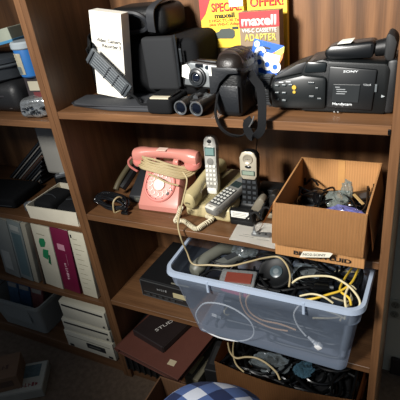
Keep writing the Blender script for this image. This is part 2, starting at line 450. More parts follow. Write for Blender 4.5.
sp = [(0.4287, 0.0300, 1.0198), (0.4347, -0.0060, 0.9903), (0.4350, -0.0120, 0.9696), (0.4443, -0.0140, 0.9455), (0.4638, -0.0120, 0.9308), (0.4884, -0.0140, 0.9330), (0.5001, -0.0140, 0.9483), (0.4972, -0.0140, 0.9645), (0.5098, -0.0180, 0.9765), (0.5188, -0.0240, 0.9591)]
G().ribbon([loc_of(t, p) for p in sp[:8]], .016, .002, (0.6, -.6, .5)).build('strap', BLK_FAB, t, True)
sp = [(0.4872, 0.0500, 1.0403), (0.5043, 0.0300, 1.0320), (0.5227, 0.0100, 1.0204), (0.5314, -0.0080, 0.9954), (0.5335, -0.0180, 0.9715), (0.5308, -0.0200, 0.9480), (0.5157, -0.0200, 0.9328), (0.5059, -0.0200, 0.9406), (0.5031, -0.0200, 0.9589), (0.5125, -0.0160, 0.9679)]
G().ribbon([loc_of(t, p) for p in sp], .016, .002, (1, .3, .2)).build('strap', BLK_FAB, t, True)
G().tube([loc_of(t, p) for p in ((0.5185, -0.0200, 0.9756), (0.5152, -0.0240, 0.9649), (0.5084, -0.0240, 0.9545))], .0012).build('strap_buckle', mat('#9a9a98', .3, .8), t, True)

# maxell packs
YEL, RED, ORG = mat('#e3bf3a', .4, var=.03), mat('#c23a3c', .4, var=.04), mat('#c8502e', .5)
t = thing('cassette_pack', 'yellow and red special offer cassette pack with camcorder picture, at the back', 'package', (.343, .262, ZA), (math.radians(-3), 0, 0))
G().box((-.058, 0, .085), (.056, .018, .26), .001).build('pack_body', YEL, t)
G().prism([(-.0585, .15), (-.0585, .26), (-.012, .26), (-.016, .225), (-.044, .165)], 'Y', -.0008, .0).build('red_corner', RED, t)
text('SPECIAL', RED, t, (.012, -.0006, .178), width=.078, height=.020, bold=.03)
text('maxell', INK, t, (.006, -.0006, .1595), width=.052, height=.0115, bold=.03)
text('2 HGX TC-30 Tapes\nplus VHS-C Adapter', ORG, t, (.010, -.0006, .1435), width=.094, height=.017, bold=.02)
p_ = G().prism([(-.030, .108), (.024, .106), (.030, .112), (.030, .124), (.018, .130), (-.006, .129), (-.012, .123), (-.028, .120)], 'Y', -.0012, 0).build('camcorder_picture', mat('#3d4540', .6), t)
G().cyl((-.036, -.0008, .112), (-.026, -.0008, .114), .005, n=12).build('lens_picture', mat('#2c332f', .6), p_)
G().box((.024, -.0016, .127), (.040, 0, .133), .001).build('viewfinder_picture', mat('#2c332f', .6), p_)
G().box((.020, -.0022, .177), (.055, -.0012, .212), .0003).build('white_sticker', WHITE, t)
G().box((-.057, .0, ZA*0+.0), (.055, .016, .084), .001).build('lower_box', mat('#6b5a44', .6), t)
t = thing('offer_pack', 'yellow cassette pack reading OFFER half hidden behind the adapter box', 'package', (.452, .268, ZA), (math.radians(-2), 0, 0))
G().box((-.046, 0, 0), (.050, .014, .235), .001).build('pack_body', YEL, t)
text('OFFER!', RED, t, (.002, -.0006, .183), width=.080, height=.021, bold=.03)
t = thing('adapter_box', 'red and grey VHS-C cassette adapter box standing at the back of the shelf', 'box', (.451, .215, ZA), (math.radians(-1), 0, math.radians(-1)))
G().box((-.045, 0, 0), (.049, .03, .170), .001).build('carton', mat('#83705a', .5), t)
G().box((-.0452, -.0006, .137), (.0492, 0, .170)).build('red_band', RED, t)
G().box((-.0452, -.0006, .0), (.0492, 0, .085)).build('dark_band', mat('#3a2f2a', .5), t)
text('maxell', WHITE, t, (.002, -.0009, .151), width=.082, height=.022, bold=.035)
text('VHS-C CASSETTE', WHITE, t, (.002, -.0009, .1305), width=.082, height=.009, bold=.02)
text('ADAPTER', mat('#d8c860', .5), t, (.004, -.0009, .1155), width=.076, height=.0155, bold=.02)
G().prism([(-.036, .070), (.035, .070), (.038, .090), (.018, .098), (-.033, .096)], 'Y', -.0015, -.0004).build('cassette_picture', mat('#26221f', .4), t)

# film pack
BLU = mat('#2257b4', .3, var=.03)
t = thing('film_pack', 'blue and white 600 film blister pack leaning beside the black camera case', 'package', (0.4830, 0.1080, 0.9880), (math.radians(-8), math.radians(14), math.radians(-4)))
G().box((-.033, 0, 0), (.033, .002, .098), .003, 2).build('card', BLU, t)
o_ = G()
o_.prism([(.008, .074), (.034, .0975), (.036, .075), (.030, .052)], 'Y', -.0008, .0005).build('rainbow_corner', mat('#d97a3a', .4), t)
G().prism([(.018, .083), (.034, .0975), (.036, .086), (.026, .072)], 'Y', -.0012, .0002).build('yellow_stripe', mat('#c8cf55', .4), t)
G().prism([(.004, .07), (.010, .078), (.034, .060), (.033, .050)], 'Y', -.0012, .0002).build('magenta_stripe', mat('#b8408a', .4), t)
G().box((-.004, -.0014, .060), (.031, -.0, .078), .002).build('white_panel', mat('#dce4ea', .4), t)
for i, x in enumerate((-.010, .008, .0255)):
    d = G().lathe([(.0120, 0), (.0120, .0022), (.0052, .0022), (.0052, 0)], (x, -.0005, .056 - i*.001), (0, -1, 0)).build('digit_ring', mat('#eef0ee', .4), t, True)
    G().cyl((x, -.0012, .056 - i*.001), (x, -.0030, .056 - i*.001), .0054).build('digit_dot', BLU, d)
G().tube([(-.0195, -.002, .058), (-.0215, -.002, .070), (-.017, -.002, .080), (-.008, -.002, .082), (-.003, -.002, .077)], .0042).build('digit_stem', mat('#eef0ee', .4), t, True)
G().lathe([(.0065, 0), (.0065, .0012), (.005, .0012), (.005, 0)], (-.024, -.0003, .089), (0, -1, 0)).build('round_emblem', mat('#b9d3f0', .4), t)
text('GE', mat('#b9d3f0', .4), t, (-.024, -.0006, .089), width=.007)
G().box((-.010, -.0012, .084), (.006, .0024, .088), .001).build('hang_slot', INK, t)
G().box((-.026, -.010, .008), (.024, .0, .036), .004).build('blister_tray', mat('#5e7f85', .25), t)

# camcorder
t = thing('camcorder', 'black camcorder lying on the shelf with lens to the left and viewfinder on top', 'camcorder', (.588, .075, ZA), (0, math.radians(1), math.radians(0)))
CB = mat('#0e1112', .42, spec=.35, bump=.1, bscale=900)
pts = [(.0, .003), (.155, .004), (.158, .085), (.150, .096), (.052, .100), (.040, .103), (.008, .097), (.0, .078)]
G().prism(pts, 'Y', -.022, .062, .005).build('main_body', CB, t, True)
G().prism([(.050, .014), (.132, .012), (.136, .086), (.053, .092)], 'Y', -.027, -.018, .003).build('cassette_door', mat('#111416', .42), t, True)
G().prism([(.060, .026), (.108, .026), (.110, .060), (.062, .060)], 'Y', -.0285, -.024, .001).build('door_panel', mat('#1a1e20', .45), t)
G().prism([(-.058, .008), (.05, .010), (.05, .072), (.005, .076), (-.056, .062)], 'Y', -.030, .045, .008).build('control_panel', mat('#121617', .4), t, True)
G().prism([(.006, .078), (.047, .080), (.049, .098), (.012, .100)], 'Y', -.026, .03, .004).build('shoulder_panel', mat('#161b1d', .3), t, True)
G().prism([(-.056, .062), (.008, .078), (.010, .098), (-.01, .092), (-.055, .068)], 'Y', -.015, .04, .003).build('top_slope', mat('#17191b', .5), t, True)
# lens: barrel pointing left
ln = G().lathe([(.027, 0), (.027, .012), (.030, .014), (.030, .030), (.0275, .032), (.0275, .048), (.031, .050), (.032, .066), (.029, .068), (.025, .060), (.0001, .060)], (-.05, .010, .035), (-1, 0, 0)).build('lens_barrel', BLK, t, True)
g = G()
for k in range(36):
    a = 2*PI*k/36; y, z = math.cos(a), math.sin(a)
    g.box((-.0005, -.0008, -.0008), (.014, .0008, .0008), M=Matrix.Translation((-.079, .010 + y*.0305, .035 + z*.0305)))
g.build('focus_ring', DGREY, ln)
G().ell((-.108, .010, .035), (.006, .024, .024)).build('lens_glass', mat('#152028', .04, spec=1), ln, True)
# eyepiece tube
e_ = G().prism([(.040, .107), (.048, .098), (.125, .102), (.128, .126), (.122, .131), (.052, .124), (.041, .117)], 'Y', -.012, .032, .006).build('viewfinder', mat('#0f1113', .3), t, True)
G().prism([(.062, .1262), (.086, .1285), (.090, .133), (.068, .1305)], 'Y', -.010, .014, .0008).build('white_sticker', mat('#d8d8cc', .5), e_)
G().cyl((.126, .008, .115), (.146, .008, .118), .0135, .0155).build('eyepiece', BLK, e_, True)
# eye cup: flared oval
G().prism([(.144, .104), (.150, .098), (.160, .100), (.163, .130), (.158, .140), (.148, .146), (.144, .140)], 'Y', -.018, .034, .004).build('eye_cup', mat('#1b1c1d', .7), e_, True)
G().prism([(.150, .005), (.168, .006), (.170, .094), (.166, .103), (.151, .100)], 'Y', -.020, .058, .005).build('battery', mat('#121416', .5), t, True)
text('SONY', mat('#c8ccce', .4), t, (.092, -.0278, .083), width=.026, height=.0042, bold=.03)
text('Handycam', mat('#d4d8da', .4), t, (.080, -.0292, .0225), width=.035, height=.0068, bold=.02)
text('Video8', mat('#a8acae', .4), t, (.121, -.0278, .060), width=.013, height=.0035)
g = G()
for k, (x, z, w) in enumerate([(.066, .054, .008), (.072, .050, .016), (.074, .046, .018), (.072, .042, .016)]): g.box((x - w/2 + .004, -.0292, z), (x + w/2 + .004, -.0284, z + .0013))
g.build('fine_print', mat('#8a8e90', .5), t)
g = G()
for x, z in [(-.044, .056), (-.030, .057), (-.017, .058), (-.044, .042), (-.030, .042), (-.044, .028), (-.030, .027)]: g.box((x - .004, -.0330, z - .002), (x + .004, -.0290, z + .0016), .0008)
g.build('buttons', mat('#3f474a', .35), t)
g = G()
for x, z in [(-.036, .0645), (-.022, .066)]: g.box((x - .004, -.0312, z - .0035), (x + .005, -.0296, z - .0015))
g.build('button_marks', mat('#c0c4c4', .4), t)
g = G()
g.cyl((-.010, -.0290, .053), (-.010, -.0325, .053), .0042, n=14); g.cyl((-.010, -.0290, .044), (-.010, -.0320, .044), .003, n=12)
g.build('gold_marks', mat('#b89a3c', .4), t, True)
g = G()
for x, z, w in [(.016, .060, .012), (.030, .050, .006), (.018, .034, .010), (.034, .030, .008)]: g.box((x, -.0318, z), (x + w, -.0296, z + .004), .0008)
g.build('switches', mat('#2f3538', .3), t)
G().box((.134, -.0255, .046), (.138, -.021, .060), .001).build('eject_latch', mat('#5a6063', .35), t)
G().prism([(.146, .036), (.152, .038), (.146, .041)], 'Y', -.0232, -.0218).build('arrow_mark', mat('#9aa0a2', .4), t)
for x in (.066, .073): G().cyl((x, -.0272, .0075), (x, -.0292, .0075), .0015, n=10).build('screw', mat('#b8bcbc', .3, .8), t)
# ------------------------------------------------------------------ telephone shelf
# coiled black cord with tan tie
t = thing('coiled_cord', 'bundled glossy black cord with a tan twist tie, left end of phone shelf', 'cord', (.062, .045, ZB))
rr = random.Random(3)
g = G()
for k in range(7):
    a = k * .9
    pts = []
    for q in range(8):
        an = 2*PI*q/8
        pts.append((.048*math.cos(an)*(1 + .12*rr.uniform(-1, 1)) , (.010 + .004*math.sin(a))*math.sin(an) + .01*math.sin(a)*.8 + .004*rr.uniform(-1,1), .024 + .019*math.sin(an + .5)*(.6+.4*math.cos(a)) - .012*math.cos(an) + .004*rr.uniform(-1, 1)))
    g.tube(pts, .0033, closed=True)
g.build('coil', mat('#111214', .22), t, True)
G().tube([(.018, -.020, .006), (.020, -.016, .034), (.026, 0, .042), (.030, .012, .03), (.028, .008, .004), (.022, -.012, .002)], .0022, closed=True).build('twist_tie', TAN, t, True)
G().box((.038, -.03, .002), (.060, -.018, .011), .003, M=Matrix.Rotation(.15, 4, 'Z')).build('plug', BLK_GLOSS, t, True)

# dark desk phone behind
t = thing('desk_phone', 'dark desk telephone with a khaki handset, standing behind the black power cord', 'telephone', (.085, .16, ZB), (0, 0, math.radians(6)))
G().prism([(-.07, 0), (.08, 0), (.08, .06), (.05, .075), (-.07, .022)], 'X', -.005, .075, .004).build('phone_body', mat('#222427', .4), t, True)
G().prism([(-.0705, .004), (-.0705, .02), (.05, .0755), (.05, .072)], 'X', .012, .06, .001).build('key_panel', mat('#3c3e3a', .5), t)
G().box((.018, -.073, .010), (.055, -.069, .017), .001).build('label_strip', mat('#55564c', .5), t)
h_ = G()
h_.tube([(-.052, -.055, .030), (-.048, -.035, .046), (-.038, .005, .068), (-.024, .045, .088), (-.014, .07, .094)], .0085, n=10)
h_.build('handset', mat('#4c4531', .5), t, True)
G().tube([(-.034, -.048, .032), (-.026, -.03, .044), (-.016, .01, .064), (-.004, .05, .082)], .011).build('handset_inner', BLK, t, True)

# ---- pink rotary phone
t = thing('rotary_telephone', 'pink rotary dial telephone with tan cord wound around it', 'telephone', (.1975, .062, ZB), (0, 0, math.radians(2)))
side = [(0, .004), (.004, 0), (.135, 0), (.138, .01), (.128, .085), (.118, .098), (.075, .104), (.062, .097), (.008, .026), (0, .018)]
g = G()
def ringx(x, s, zt):   # side profile, tapered towards the top
    return [Vector((x * (1 - .16 * (z / .104) ** 1.2), y * 1.0 + (0 if y > .01 else s), z * zt)) for y, z in side]
g.rings([ringx(-.0625, .006, .93), ringx(-.060, .002, .98), ringx(-.050, 0, 1), ringx(0, 0, 1), ringx(.050, 0, 1), ringx(.060, .002, .98), ringx(.0625, .006, .93)])
g.build('phone_body', PINK, t, True)
# dial on the slope
n_ = Vector((0, -.071, .054)).normalized(); upd = Vector((0, .054, .071)).normalized()
ctr = Vector((-.002, .036, .0645))
DM = basis((1, 0, 0), upd, ctr)
def dl(g): return g
g = G().lathe([(.047, -.004), (.047, .003), (.044, .0055), (.041, .0055), (.040, .002), (.0001, .002)], (0, 0, 0), (0, 0, 1), 40)
for v in g.bm.verts: v.co = DM @ v.co
D_ = g.build('dial_plate', mat('#cf8076', .35), t, True)
g = G()
for k in range(10):
    a = math.radians(60 + k * 29)
    c = Vector((math.cos(a) * .027, math.sin(a) * .027, .002))
    g.lathe([(.0066, 0), (.0072, .0035), (.0060, .0038), (.0050, .001), (.0001, .001)], c, (0, 0, 1), 14)
for v in g.bm.verts: v.co = DM @ v.co
g.build('finger_holes', mat('#ecd2c8', .3), D_, True)
g = G().lathe([(.036, .0022), (.036, .0032), (.018, .0032), (.018, .0022)], n=40)
for v in g.bm.verts: v.co = DM @ v.co
g.build('finger_wheel', mat('#d99c92', .3), D_, True)
g = G().lathe([(.0165, .002), (.0160, .0065), (.0125, .008), (.0001, .0085)], n=30)
for v in g.bm.verts: v.co = DM @ v.co
g.build('dial_center', mat('#e9dcc8', .35), D_, True)
g = G().cyl((.030, -.022, .003), (.030, -.022, .0055), .0048)
for v in g.bm.verts: v.co = DM @ v.co
g.build('dark_hole', mat('#2b1f1c', .5), D_, True)
g = G().tube([(.033, -.006, .004), (.038, -.010, .008), (.042, -.014, .004)], .0014)
for v in g.bm.verts: v.co = DM @ v.co
g.build('finger_stop', mat('#c9c9c4', .25, .9), D_, True)
g = G()
for k in range(10):
    a = math.radians(60 + k * 29); g.cyl((math.cos(a)*.0385, math.sin(a)*.0385, .0045), (math.cos(a)*.0385, math.sin(a)*.0385, .0062), .0011, n=6)
for v in g.bm.verts: v.co = DM @ v.co
g.build('dial_marks', mat('#6b3a35', .5), D_)
# cradle prongs
for sx in (-.034, .034):
    G().prism([(.072, .095), (.072, .118), (.082, .124), (.086, .112), (.104, .112), (.108, .126), (.116, .120), (.118, .093)], 'X', sx - .008, sx + .008, .003).build('cradle', PINK, t, True)
# handset across the top
HZ = .128
g = G(); R = []
prof = [(-.100, .012, -.004), (-.096, .0195, -.005), (-.082, .0225, -.004), (-.066, .0200, .0), (-.050, .0150, .004), (-.025, .0135, .006), (.025, .0135, .006), (.050, .0150, .004), (.066, .0200, 0), (.082, .0225, -.004), (.096, .0195, -.005), (.100, .012, -.004)]
for x, r, dz in prof:
    R.append([Vector((x + .000, .088 + math.copysign(abs(math.cos(q*PI/8)) ** .8, math.cos(q*PI/8)) * r * .95, HZ + dz + math.copysign(abs(math.sin(q*PI/8)) ** .8, math.sin(q*PI/8)) * r)) for q in range(16)])
g.rings(R); hs = g.build('handset', PINK, t, True)
for sx in (-1, 1):
    G().lathe([(.022, 0), (.0235, -.008), (.021, -.015), (.0001, -.016)], (sx * .080, .084, HZ - .012), (0, -.15, 1)).build('handset_cap', mat('#d07f76', .3), hs, True)
G().box((-.018, .073, HZ + .0185), (.010, .092, HZ + .0202)).build('pale_label', mat('#e6c9b8', .4), hs)
# cord around the body
rc = random.Random(11)
g = G()
for k in range(9):
    z = .094 + k * .0026; w = .064 + rc.uniform(0, .012); e = rc.uniform(-.006, .008); yf = .046 + k * .0030
    g.tube([(-w, yf + .02, z + .008 + e*.3), (-w * .75, yf - .004, z + .014), (-.02, yf - .010 - k * .0003, z + .010 + e*.4), (.03, yf - .006, z - .001 - e*.3), (w * .85, yf + .006, z - .012), (w + .008, yf + .03, z - .010), (w, .12, z), (0, .14, z + .006), (-w, .12, z + .008)], .0029, closed=True, n=6)
g.tube([(-.028, .030, .098), (.0, .026, .092), (.03, .024, .080), (.058, .030, .072)], .0026)
g.build('wound_cord', TAN, t, True)
G().tube([(-.098, .07, HZ - .004), (-.104, .06, HZ - .012), (-.098, .052, HZ - .022), (-.082, .048, HZ - .030), (-.07, .045, .095)], .0032).build('cord_stub', mat('#a8625a', .4), t, True)

# tan wire that hangs from the pink phone down into the clear bin
cable([(0.3041, 0.0450, 0.8044), (0.3179, 0.0350, 0.7894), (0.3119, 0.0200, 0.7531), (0.3041, 0.0030, 0.7169), (0.3019, -0.0120, 0.6885), (0.3094, -0.0200, 0.6571), (0.3135, -0.0100, 0.6088), (0.3284, -0.0148, 0.5780), (0.3743, -0.0106, 0.5820), (0.4252, -0.0033, 0.5850), (0.4632, 0.0205, 0.5880), (0.4961, 0.0442, 0.5900), (0.5272, 0.0576, 0.5900), (0.5540, 0.0342, 0.5920), (0.5726, 0.0024, 0.5880), (0.5774, -0.0238, 0.5750)], .0022, TAN, 'long tan wire hanging from the pink phone and looping over the clear bin contents', k=8)

# ---- beige phone
t = thing('desk_telephone', 'beige desk telephone with its handset standing along the left side', 'telephone', (.338, .07, ZB), (0, 0, math.radians(-3)))
G().prism([(-.005, .004), (0, 0), (.19, 0), (.19, .05), (.02, .036), (0, .034)], 'X', -.058, .070, .006).build('phone_body', BEIGE, t, True)
G().prism([(.008, .034), (.18, .0485), (.18, .051), (.008, .0375)], 'X', -.020, .066, .001).build('key_plate', mat('#8c815d', .45), t, True)
g = G(); R = []
for y, r, z in [(-.022, .010, .052), (-.016, .021, .052), (.0, .024, .053), (.018, .022, .056), (.035, .015, .066), (.06, .013, .074), (.10, .013, .080), (.13, .015, .078), (.148, .021, .070), (.17, .021, .066), (.178, .012, .064)]:
    R.append([Vector((-.036 + math.cos(q*PI/8)*r*.85, y, z + math.copysign(abs(math.sin(q*PI/8)) ** .8, math.sin(q*PI/8)) * r)) for q in range(16)])
h_ = g.rings(R).build('handset', mat('#aea177', .4, var=.05), t, True)
G().tube([(-.042, -.0235, .050), (-.036, -.025, .052), (-.030, -.0235, .049)], .0016).build('cord_jack', mat('#5a5138', .6), h_, True)
def helix(P, R_, turns, r, m, name, parent=None, label=None):
    Q = spline(P, 12); n = len(Q); L = turns * 9; out = []
    for i in range(L):
        f = i / (L - 1) * (n - 1); a = int(min(f, n - 2)); p = Q[a].lerp(Q[a+1], f - a); tg = (Q[a+1] - Q[a]).normalized()
        x = tg.cross(Vector((0, 0, 1))); x = x.normalized() if x.length > .01 else Vector((1, 0, 0)); y = tg.cross(x)
        an = i / 9 * 2 * PI; out.append(p + (x * math.cos(an) + y * math.sin(an)) * R_)
    return G().tube(out, r, 5, smooth=False).build(name, m, parent, True)
LC = [loc_of(t, p) for p in ((0.2921, 0.0300, 0.7137), (0.2654, 0.0506, 0.6710), (0.2739, 0.0246, 0.6730), (0.2942, 0.0300, 0.6730), (0.3224, 0.0136, 0.6730), (0.3430, 0.0053, 0.6730), (0.3497, 0.0256, 0.6730), (0.3607, 0.0555, 0.6740), (0.3422, 0.0654, 0.6740))]
helix(LC, .0048, 42, .0019, mat('#c9c0a4', .45), 'coiled_cord', t)

# ---- cordless handsets
def keypad(g, x0, x1, z0, z1, nx, nz, y, w, h):
    for i in range(nx):
        for j in range(nz):
            x = x0 + (x1 - x0) * i / (nx - 1); z = z0 + (z1 - z0) * j / (nz - 1)
            g.box((x - w/2, y - .0018, z - h/2), (x + w/2, y, z + h/2), .0007, 1)
    return g
t = thing('cordless_handset', 'silver cordless handset standing upright on the beige telephone', 'telephone', (.334, .124, ZB + .040), (math.radians(-8), math.radians(0), math.radians(4)))
HS = mat('#b4b2aa', .35, .3)
pr = [(-.016, 0), (.016, 0), (.0185, .03), (.0175, .085), (.019, .135), (.016, .152), (.008, .159), (-.008, .159), (-.016, .152), (-.019, .135), (-.0175, .085), (-.0185, .03)]
G().prism(pr, 'Y', 0, .024, .005).build('handset_body', HS, t, True)
G().prism([(-.014, .106), (.014, .106), (.015, .130), (-.015, .130)], 'Y', -.0015, .001, .001).build('screen', mat('#3a4d4a', .15), t)
G().box((-.012, -.0024, .109), (.012, -.0012, .127)).build('screen_glass', mat('#67807c', .12), t)
G().ell((0, 0, .145), (.0065, .0016, .0055)).build('earpiece', INK, t, True)
text('at&t', INK, t, (0, -.0006, .1365), width=.009)
keypad(G(), -.0105, .0105, .030, .078, 3, 5, 0, .0075, .0065).build('keypad', mat('#d8d6cc', .3), t)
G().lathe([(.0095, 0), (.009, .002), (.005, .0025), (.0001, .0025)], (0, 0, .091), (0, -1, 0)).build('navigation_key', mat('#8d8b85', .3, .4), t, True)
G().box((-.0155, -.003, .0), (.0155, .020, .018), .005).build('glossy_base', mat('#e8e6dc', .2), t, True)

t = thing('cordless_handset', 'grey cordless handset lying slanted across the beige telephone, keypad up', 'telephone', (.366, .035, ZB + .052), (math.radians(-90 + 22), math.radians(0), math.radians(-9)))
t.rotation_euler = Euler((math.radians(-80), 0, math.radians(-20)), 'XYZ')
HS2 = mat('#85847f', .35, .3)
pr2 = [(-.016, 0), (.016, 0), (.0205, .008), (.0215, .05), (.019, .09), (.019, .13), (.014, .148), (-.014, .148), (-.019, .13), (-.019, .09), (-.0215, .05), (-.0205, .008)]
G().prism(pr2, 'Y', 0, .022, .005).build('handset_body', HS2, t, True)
G().prism([(-.016, .020), (.016, .020), (.0165, .088), (-.0165, .088)], 'Y', -.0012, .001, .001).build('key_panel', mat('#303233', .4), t)
keypad(G(), -.0108, .0108, .026, .082, 3, 6, -.001, .0078, .0062).build('keypad', mat('#b5b5ae', .35), t)
G().prism([(-.014, .096), (.014, .096), (.0135, .118), (-.0135, .118)], 'Y', -.0014, .001, .001).build('screen', mat('#26302f', .15), t)
G().prism([(-.014, .001), (.014, .001), (.015, .014), (-.015, .014)], 'Y', -.001, .004, .001).build('mouthpiece', mat('#cfcdc4', .3), t, True)
text('AT&T', INK, t, (0, -.0013, .0075), width=.012)

bpy.data.objects['cordless_handset'].scale = (.93, 1, .97)
t = thing('charging_cradle', 'black charging cradle with a white label on its front, on the phone shelf', 'charger', (.438, .088, ZB + .0))
G().prism([(-.030, 0), (.065, 0), (.065, .050), (.045, .050), (.030, .020), (-.010, .022), (-.030, .016)], 'X', -.030, .030, .004).build('cradle_body', BLK, t, True)
G().box((-.0235, -.0335, .0225), (.0225, -.030, .039), .0006, M=Matrix.Translation((0, 0, .002))).build('white_label', mat('#dcdad0', .6), t)
g = G()
for z in (.0285, .033, .037): g.box((-.019, -.0342, z), (.016, -.0334, z + .0011))
g.build('label_print', mat('#8d8d88', .6), t)
G().box((-.029, -.031, .014), (.029, -.016, .043), .002).build('cradle_lip', BLK, t, True)
t = thing('cordless_handset', 'black cordless handset with silver earpiece end, standing in the black cradle', 'telephone', (.4385, .118, ZB + .013), (math.radians(-5), 0, math.radians(0)))
t.scale = (1, 1, .94)
pr3 = [(-.020, 0), (.020, 0), (.0225, .012), (.0225, .055), (.020, .09), (.0225, .12), (.0225, .148), (.016, .160), (.007, .163), (-.007, .163), (-.016, .160), (-.0225, .148), (-.0225, .12), (-.020, .09), (-.0225, .055), (-.0225, .012)]
G().prism(pr3, 'Y', .002, .026, .005).build('handset_body', BLK, t, True)
G().prism([(-.015, .086), (.015, .086), (.021, .096), (.022, .145), (.0155, .159), (.007, .162), (-.007, .162), (-.0155, .159), (-.022, .145), (-.021, .096)], 'Y', -.001, .004, .002).build('silver_faceplate', mat('#b3ab98', .35, .3), t, True)
G().lathe([(.0135, 0), (.0120, .0025), (.0095, .001), (.0001, .0004)], (0, -.0012, .142), (0, -1, 0)).build('earpiece', mat('#9b9383', .35, .3), t, True)
g = G()
for dx in (-.004, 0, .004): g.cyl((dx, -.0012, .142), (dx, -.0024, .142), .001, n=8)
g.build('earpiece_holes', INK, t)
G().ell((0, -.001, .121), (.0085, .0022, .0042)).build('talk_button', mat('#1d1f20', .2), t, True)
G().box((-.0175, -.0022, .0975), (.0175, -.0008, .1115), .001).build('screen', mat('#39423c', .15), t)
G().box((-.0145, -.0028, .0995), (.0145, -.0018, .1095)).build('screen_glass', mat('#7d8a7c', .12), t)
keypad(G(), -.0135, .0135, .018, .078, 3, 5, .002, .0095, .0075).build('keypad', mat('#34373a', .35), t)
cable([(0.4110, 0.2700, 0.8354), (0.4155, 0.2600, 0.8058), (0.4143, 0.2500, 0.7754), (0.4138, 0.2400, 0.7116), (.43, .24, ZB + .003)], .0015, BLK, 'thin black antenna wire rising behind the black and silver cordless handset', 'wire')
# grey curved handsets beside the cradle
def curved(root, m):
    R = []
    for s in range(13):
        a = math.radians(-10 + s * 11); rad = .055
        c = Vector((.0 + math.sin(a) * rad * .55, 0, math.cos(a) * .0)) 
    return R
t = thing('phone_handset', 'grey curved phone handset leaning between the cradle and the cardboard box', 'telephone', (.462, .105, ZB))
G().prism([(-.014, .002), (.012, .0), (.014, .018), (.020, .040), (.028, .055), (.026, .064), (.016, .068), (.004, .056), (-.008, .034)], 'Y', -.020, .010, .005).build('handset_shell', mat('#6d675a', .4), t, True)
G().prism([(.012, .003), (.018, .003), (.020, .020), (.026, .042), (.030, .056), (.024, .054), (.016, .034)], 'Y', -.018, .008, .002).build('handset_face', BLK, t, True)
G().box((-.010, -.024, .003), (.008, -.018, .012), .002).build('pale_end_cap', mat('#a8a294', .4), t, True)
t = thing('phone_handset', 'black and tan phone handset half hidden by the cardboard box flap', 'telephone', (.500, .125, ZB))
G().prism([(-.012, .002), (.020, .0), (.022, .030), (.020, .055), (.010, .072), (-.002, .070), (-.010, .040)], 'Y', -.020, .012, .005).build('handset_shell', mat('#1d1b19', .35), t, True)
G().prism([(-.012, .004), (.006, .003), (.004, .016), (-.010, .018)], 'Y', -.0225, -.018, .002).build('tan_end_cap', mat('#8d8470', .45), t, True)
for i, (a, b) in enumerate([((255,205), (268,200)), ((258,215), (274,212)), ((246,220), (262,222))]):
    x0, y0, z0 = ((0.4365, 0.1600, 0.6657), (0.4861, 0.0500, 0.7138), (0.4611, 0.0350, 0.7024))[i]; x1, y1, z1 = ((0.4758, 0.1600, 0.6919), (0.5215, 0.0600, 0.7132), (0.4988, 0.0400, 0.7054))[i]
    z0 = max(z0, ZB + .006); z1 = max(z1, ZB + .006)
    cable([(x0, y0, z0), ((x0+x1)/2, y0 + .01, max(z0, z1) + (.012 if i else .004)), (x1, y1, z1)], .0025, BLK, ['black cord across the top of the curved grey handset', 'black cord in front of the grey curved handset', 'black cord lying behind the white paper'][i], 'cord')
t = thing('power_adapter', 'black power adapter block in the shadow behind the grey handset', 'adapter', (.475, .19, ZB))
G().box((-.035, -.02, 0), (.035, .03, .045), .005).build('adapter_block', BLK, t, True)
G().box((-.02, -.023, .012), (.02, -.0195, .03)).build('rating_label', mat('#303234', .5), t)

# white paper with metal bracket
t = thing('paper_sheet', 'white paper sheet with faint print lying at the front edge of the phone shelf', 'paper', (.489, .04, ZB + .0004), (0, 0, math.radians(0)))
cs = [(0.4319, -0.0071, 0.6655), (0.5445, -0.0117, 0.6655), (0.5256, 0.0801, 0.6655), (0.4257, 0.0865, 0.6655)]
cs = [(c[0] - .489, c[1] - .04) for c in cs]
g = G(); g.sheet(lambda u, v: Vector((cs[0][0]*(1-u)*(1-v) + cs[1][0]*u*(1-v) + cs[2][0]*u*v + cs[3][0]*(1-u)*v, cs[0][1]*(1-u)*(1-v) + cs[1][1]*u*(1-v) + cs[2][1]*u*v + cs[3][1]*(1-u)*v, .0012 + .0012*math.sin(u*5+v*3))), 10, 8, .0008)
g.build('paper', mat('#e3e0d6', .7, var=.03), t, True)
g = G()
for k, (x, y, w) in enumerate([(-.018, -.020, .030), (-.022, -.027, .036), (.02, -.030, .03), (.012, -.012, .018)]): g.box((x - w/2, y, .003), (x + w/2, y + .0012, .0034))
g.build('printed_lines', mat('#8f8c84', .7), t)
t = thing('metal_bracket', 'small grey metal bracket lying on the white paper sheet', 'bracket', (0.5011, 0.0279, 0.6720), (0, 0, math.radians(8)))
G().prism([(-.024, -.006), (.018, -.009), (.025, .002), (.018, .010), (-.018, .008), (-.026, .002)], 'Z', -.003, .0, .001).build('bracket_plate', mat('#8b8d8d', .3, .7), t, True)
G().prism([(-.024, -.002), (-.018, .024), (-.016, .0)], 'Y', .004, .007).build('bracket_tab', mat('#6f7172', .3, .7), t)
g = G()
for x in (-.006, .009): g.cyl((x, 0, -.0005), (x, 0, .0008), .0028, n=12)
g.build('holes', INK, t)

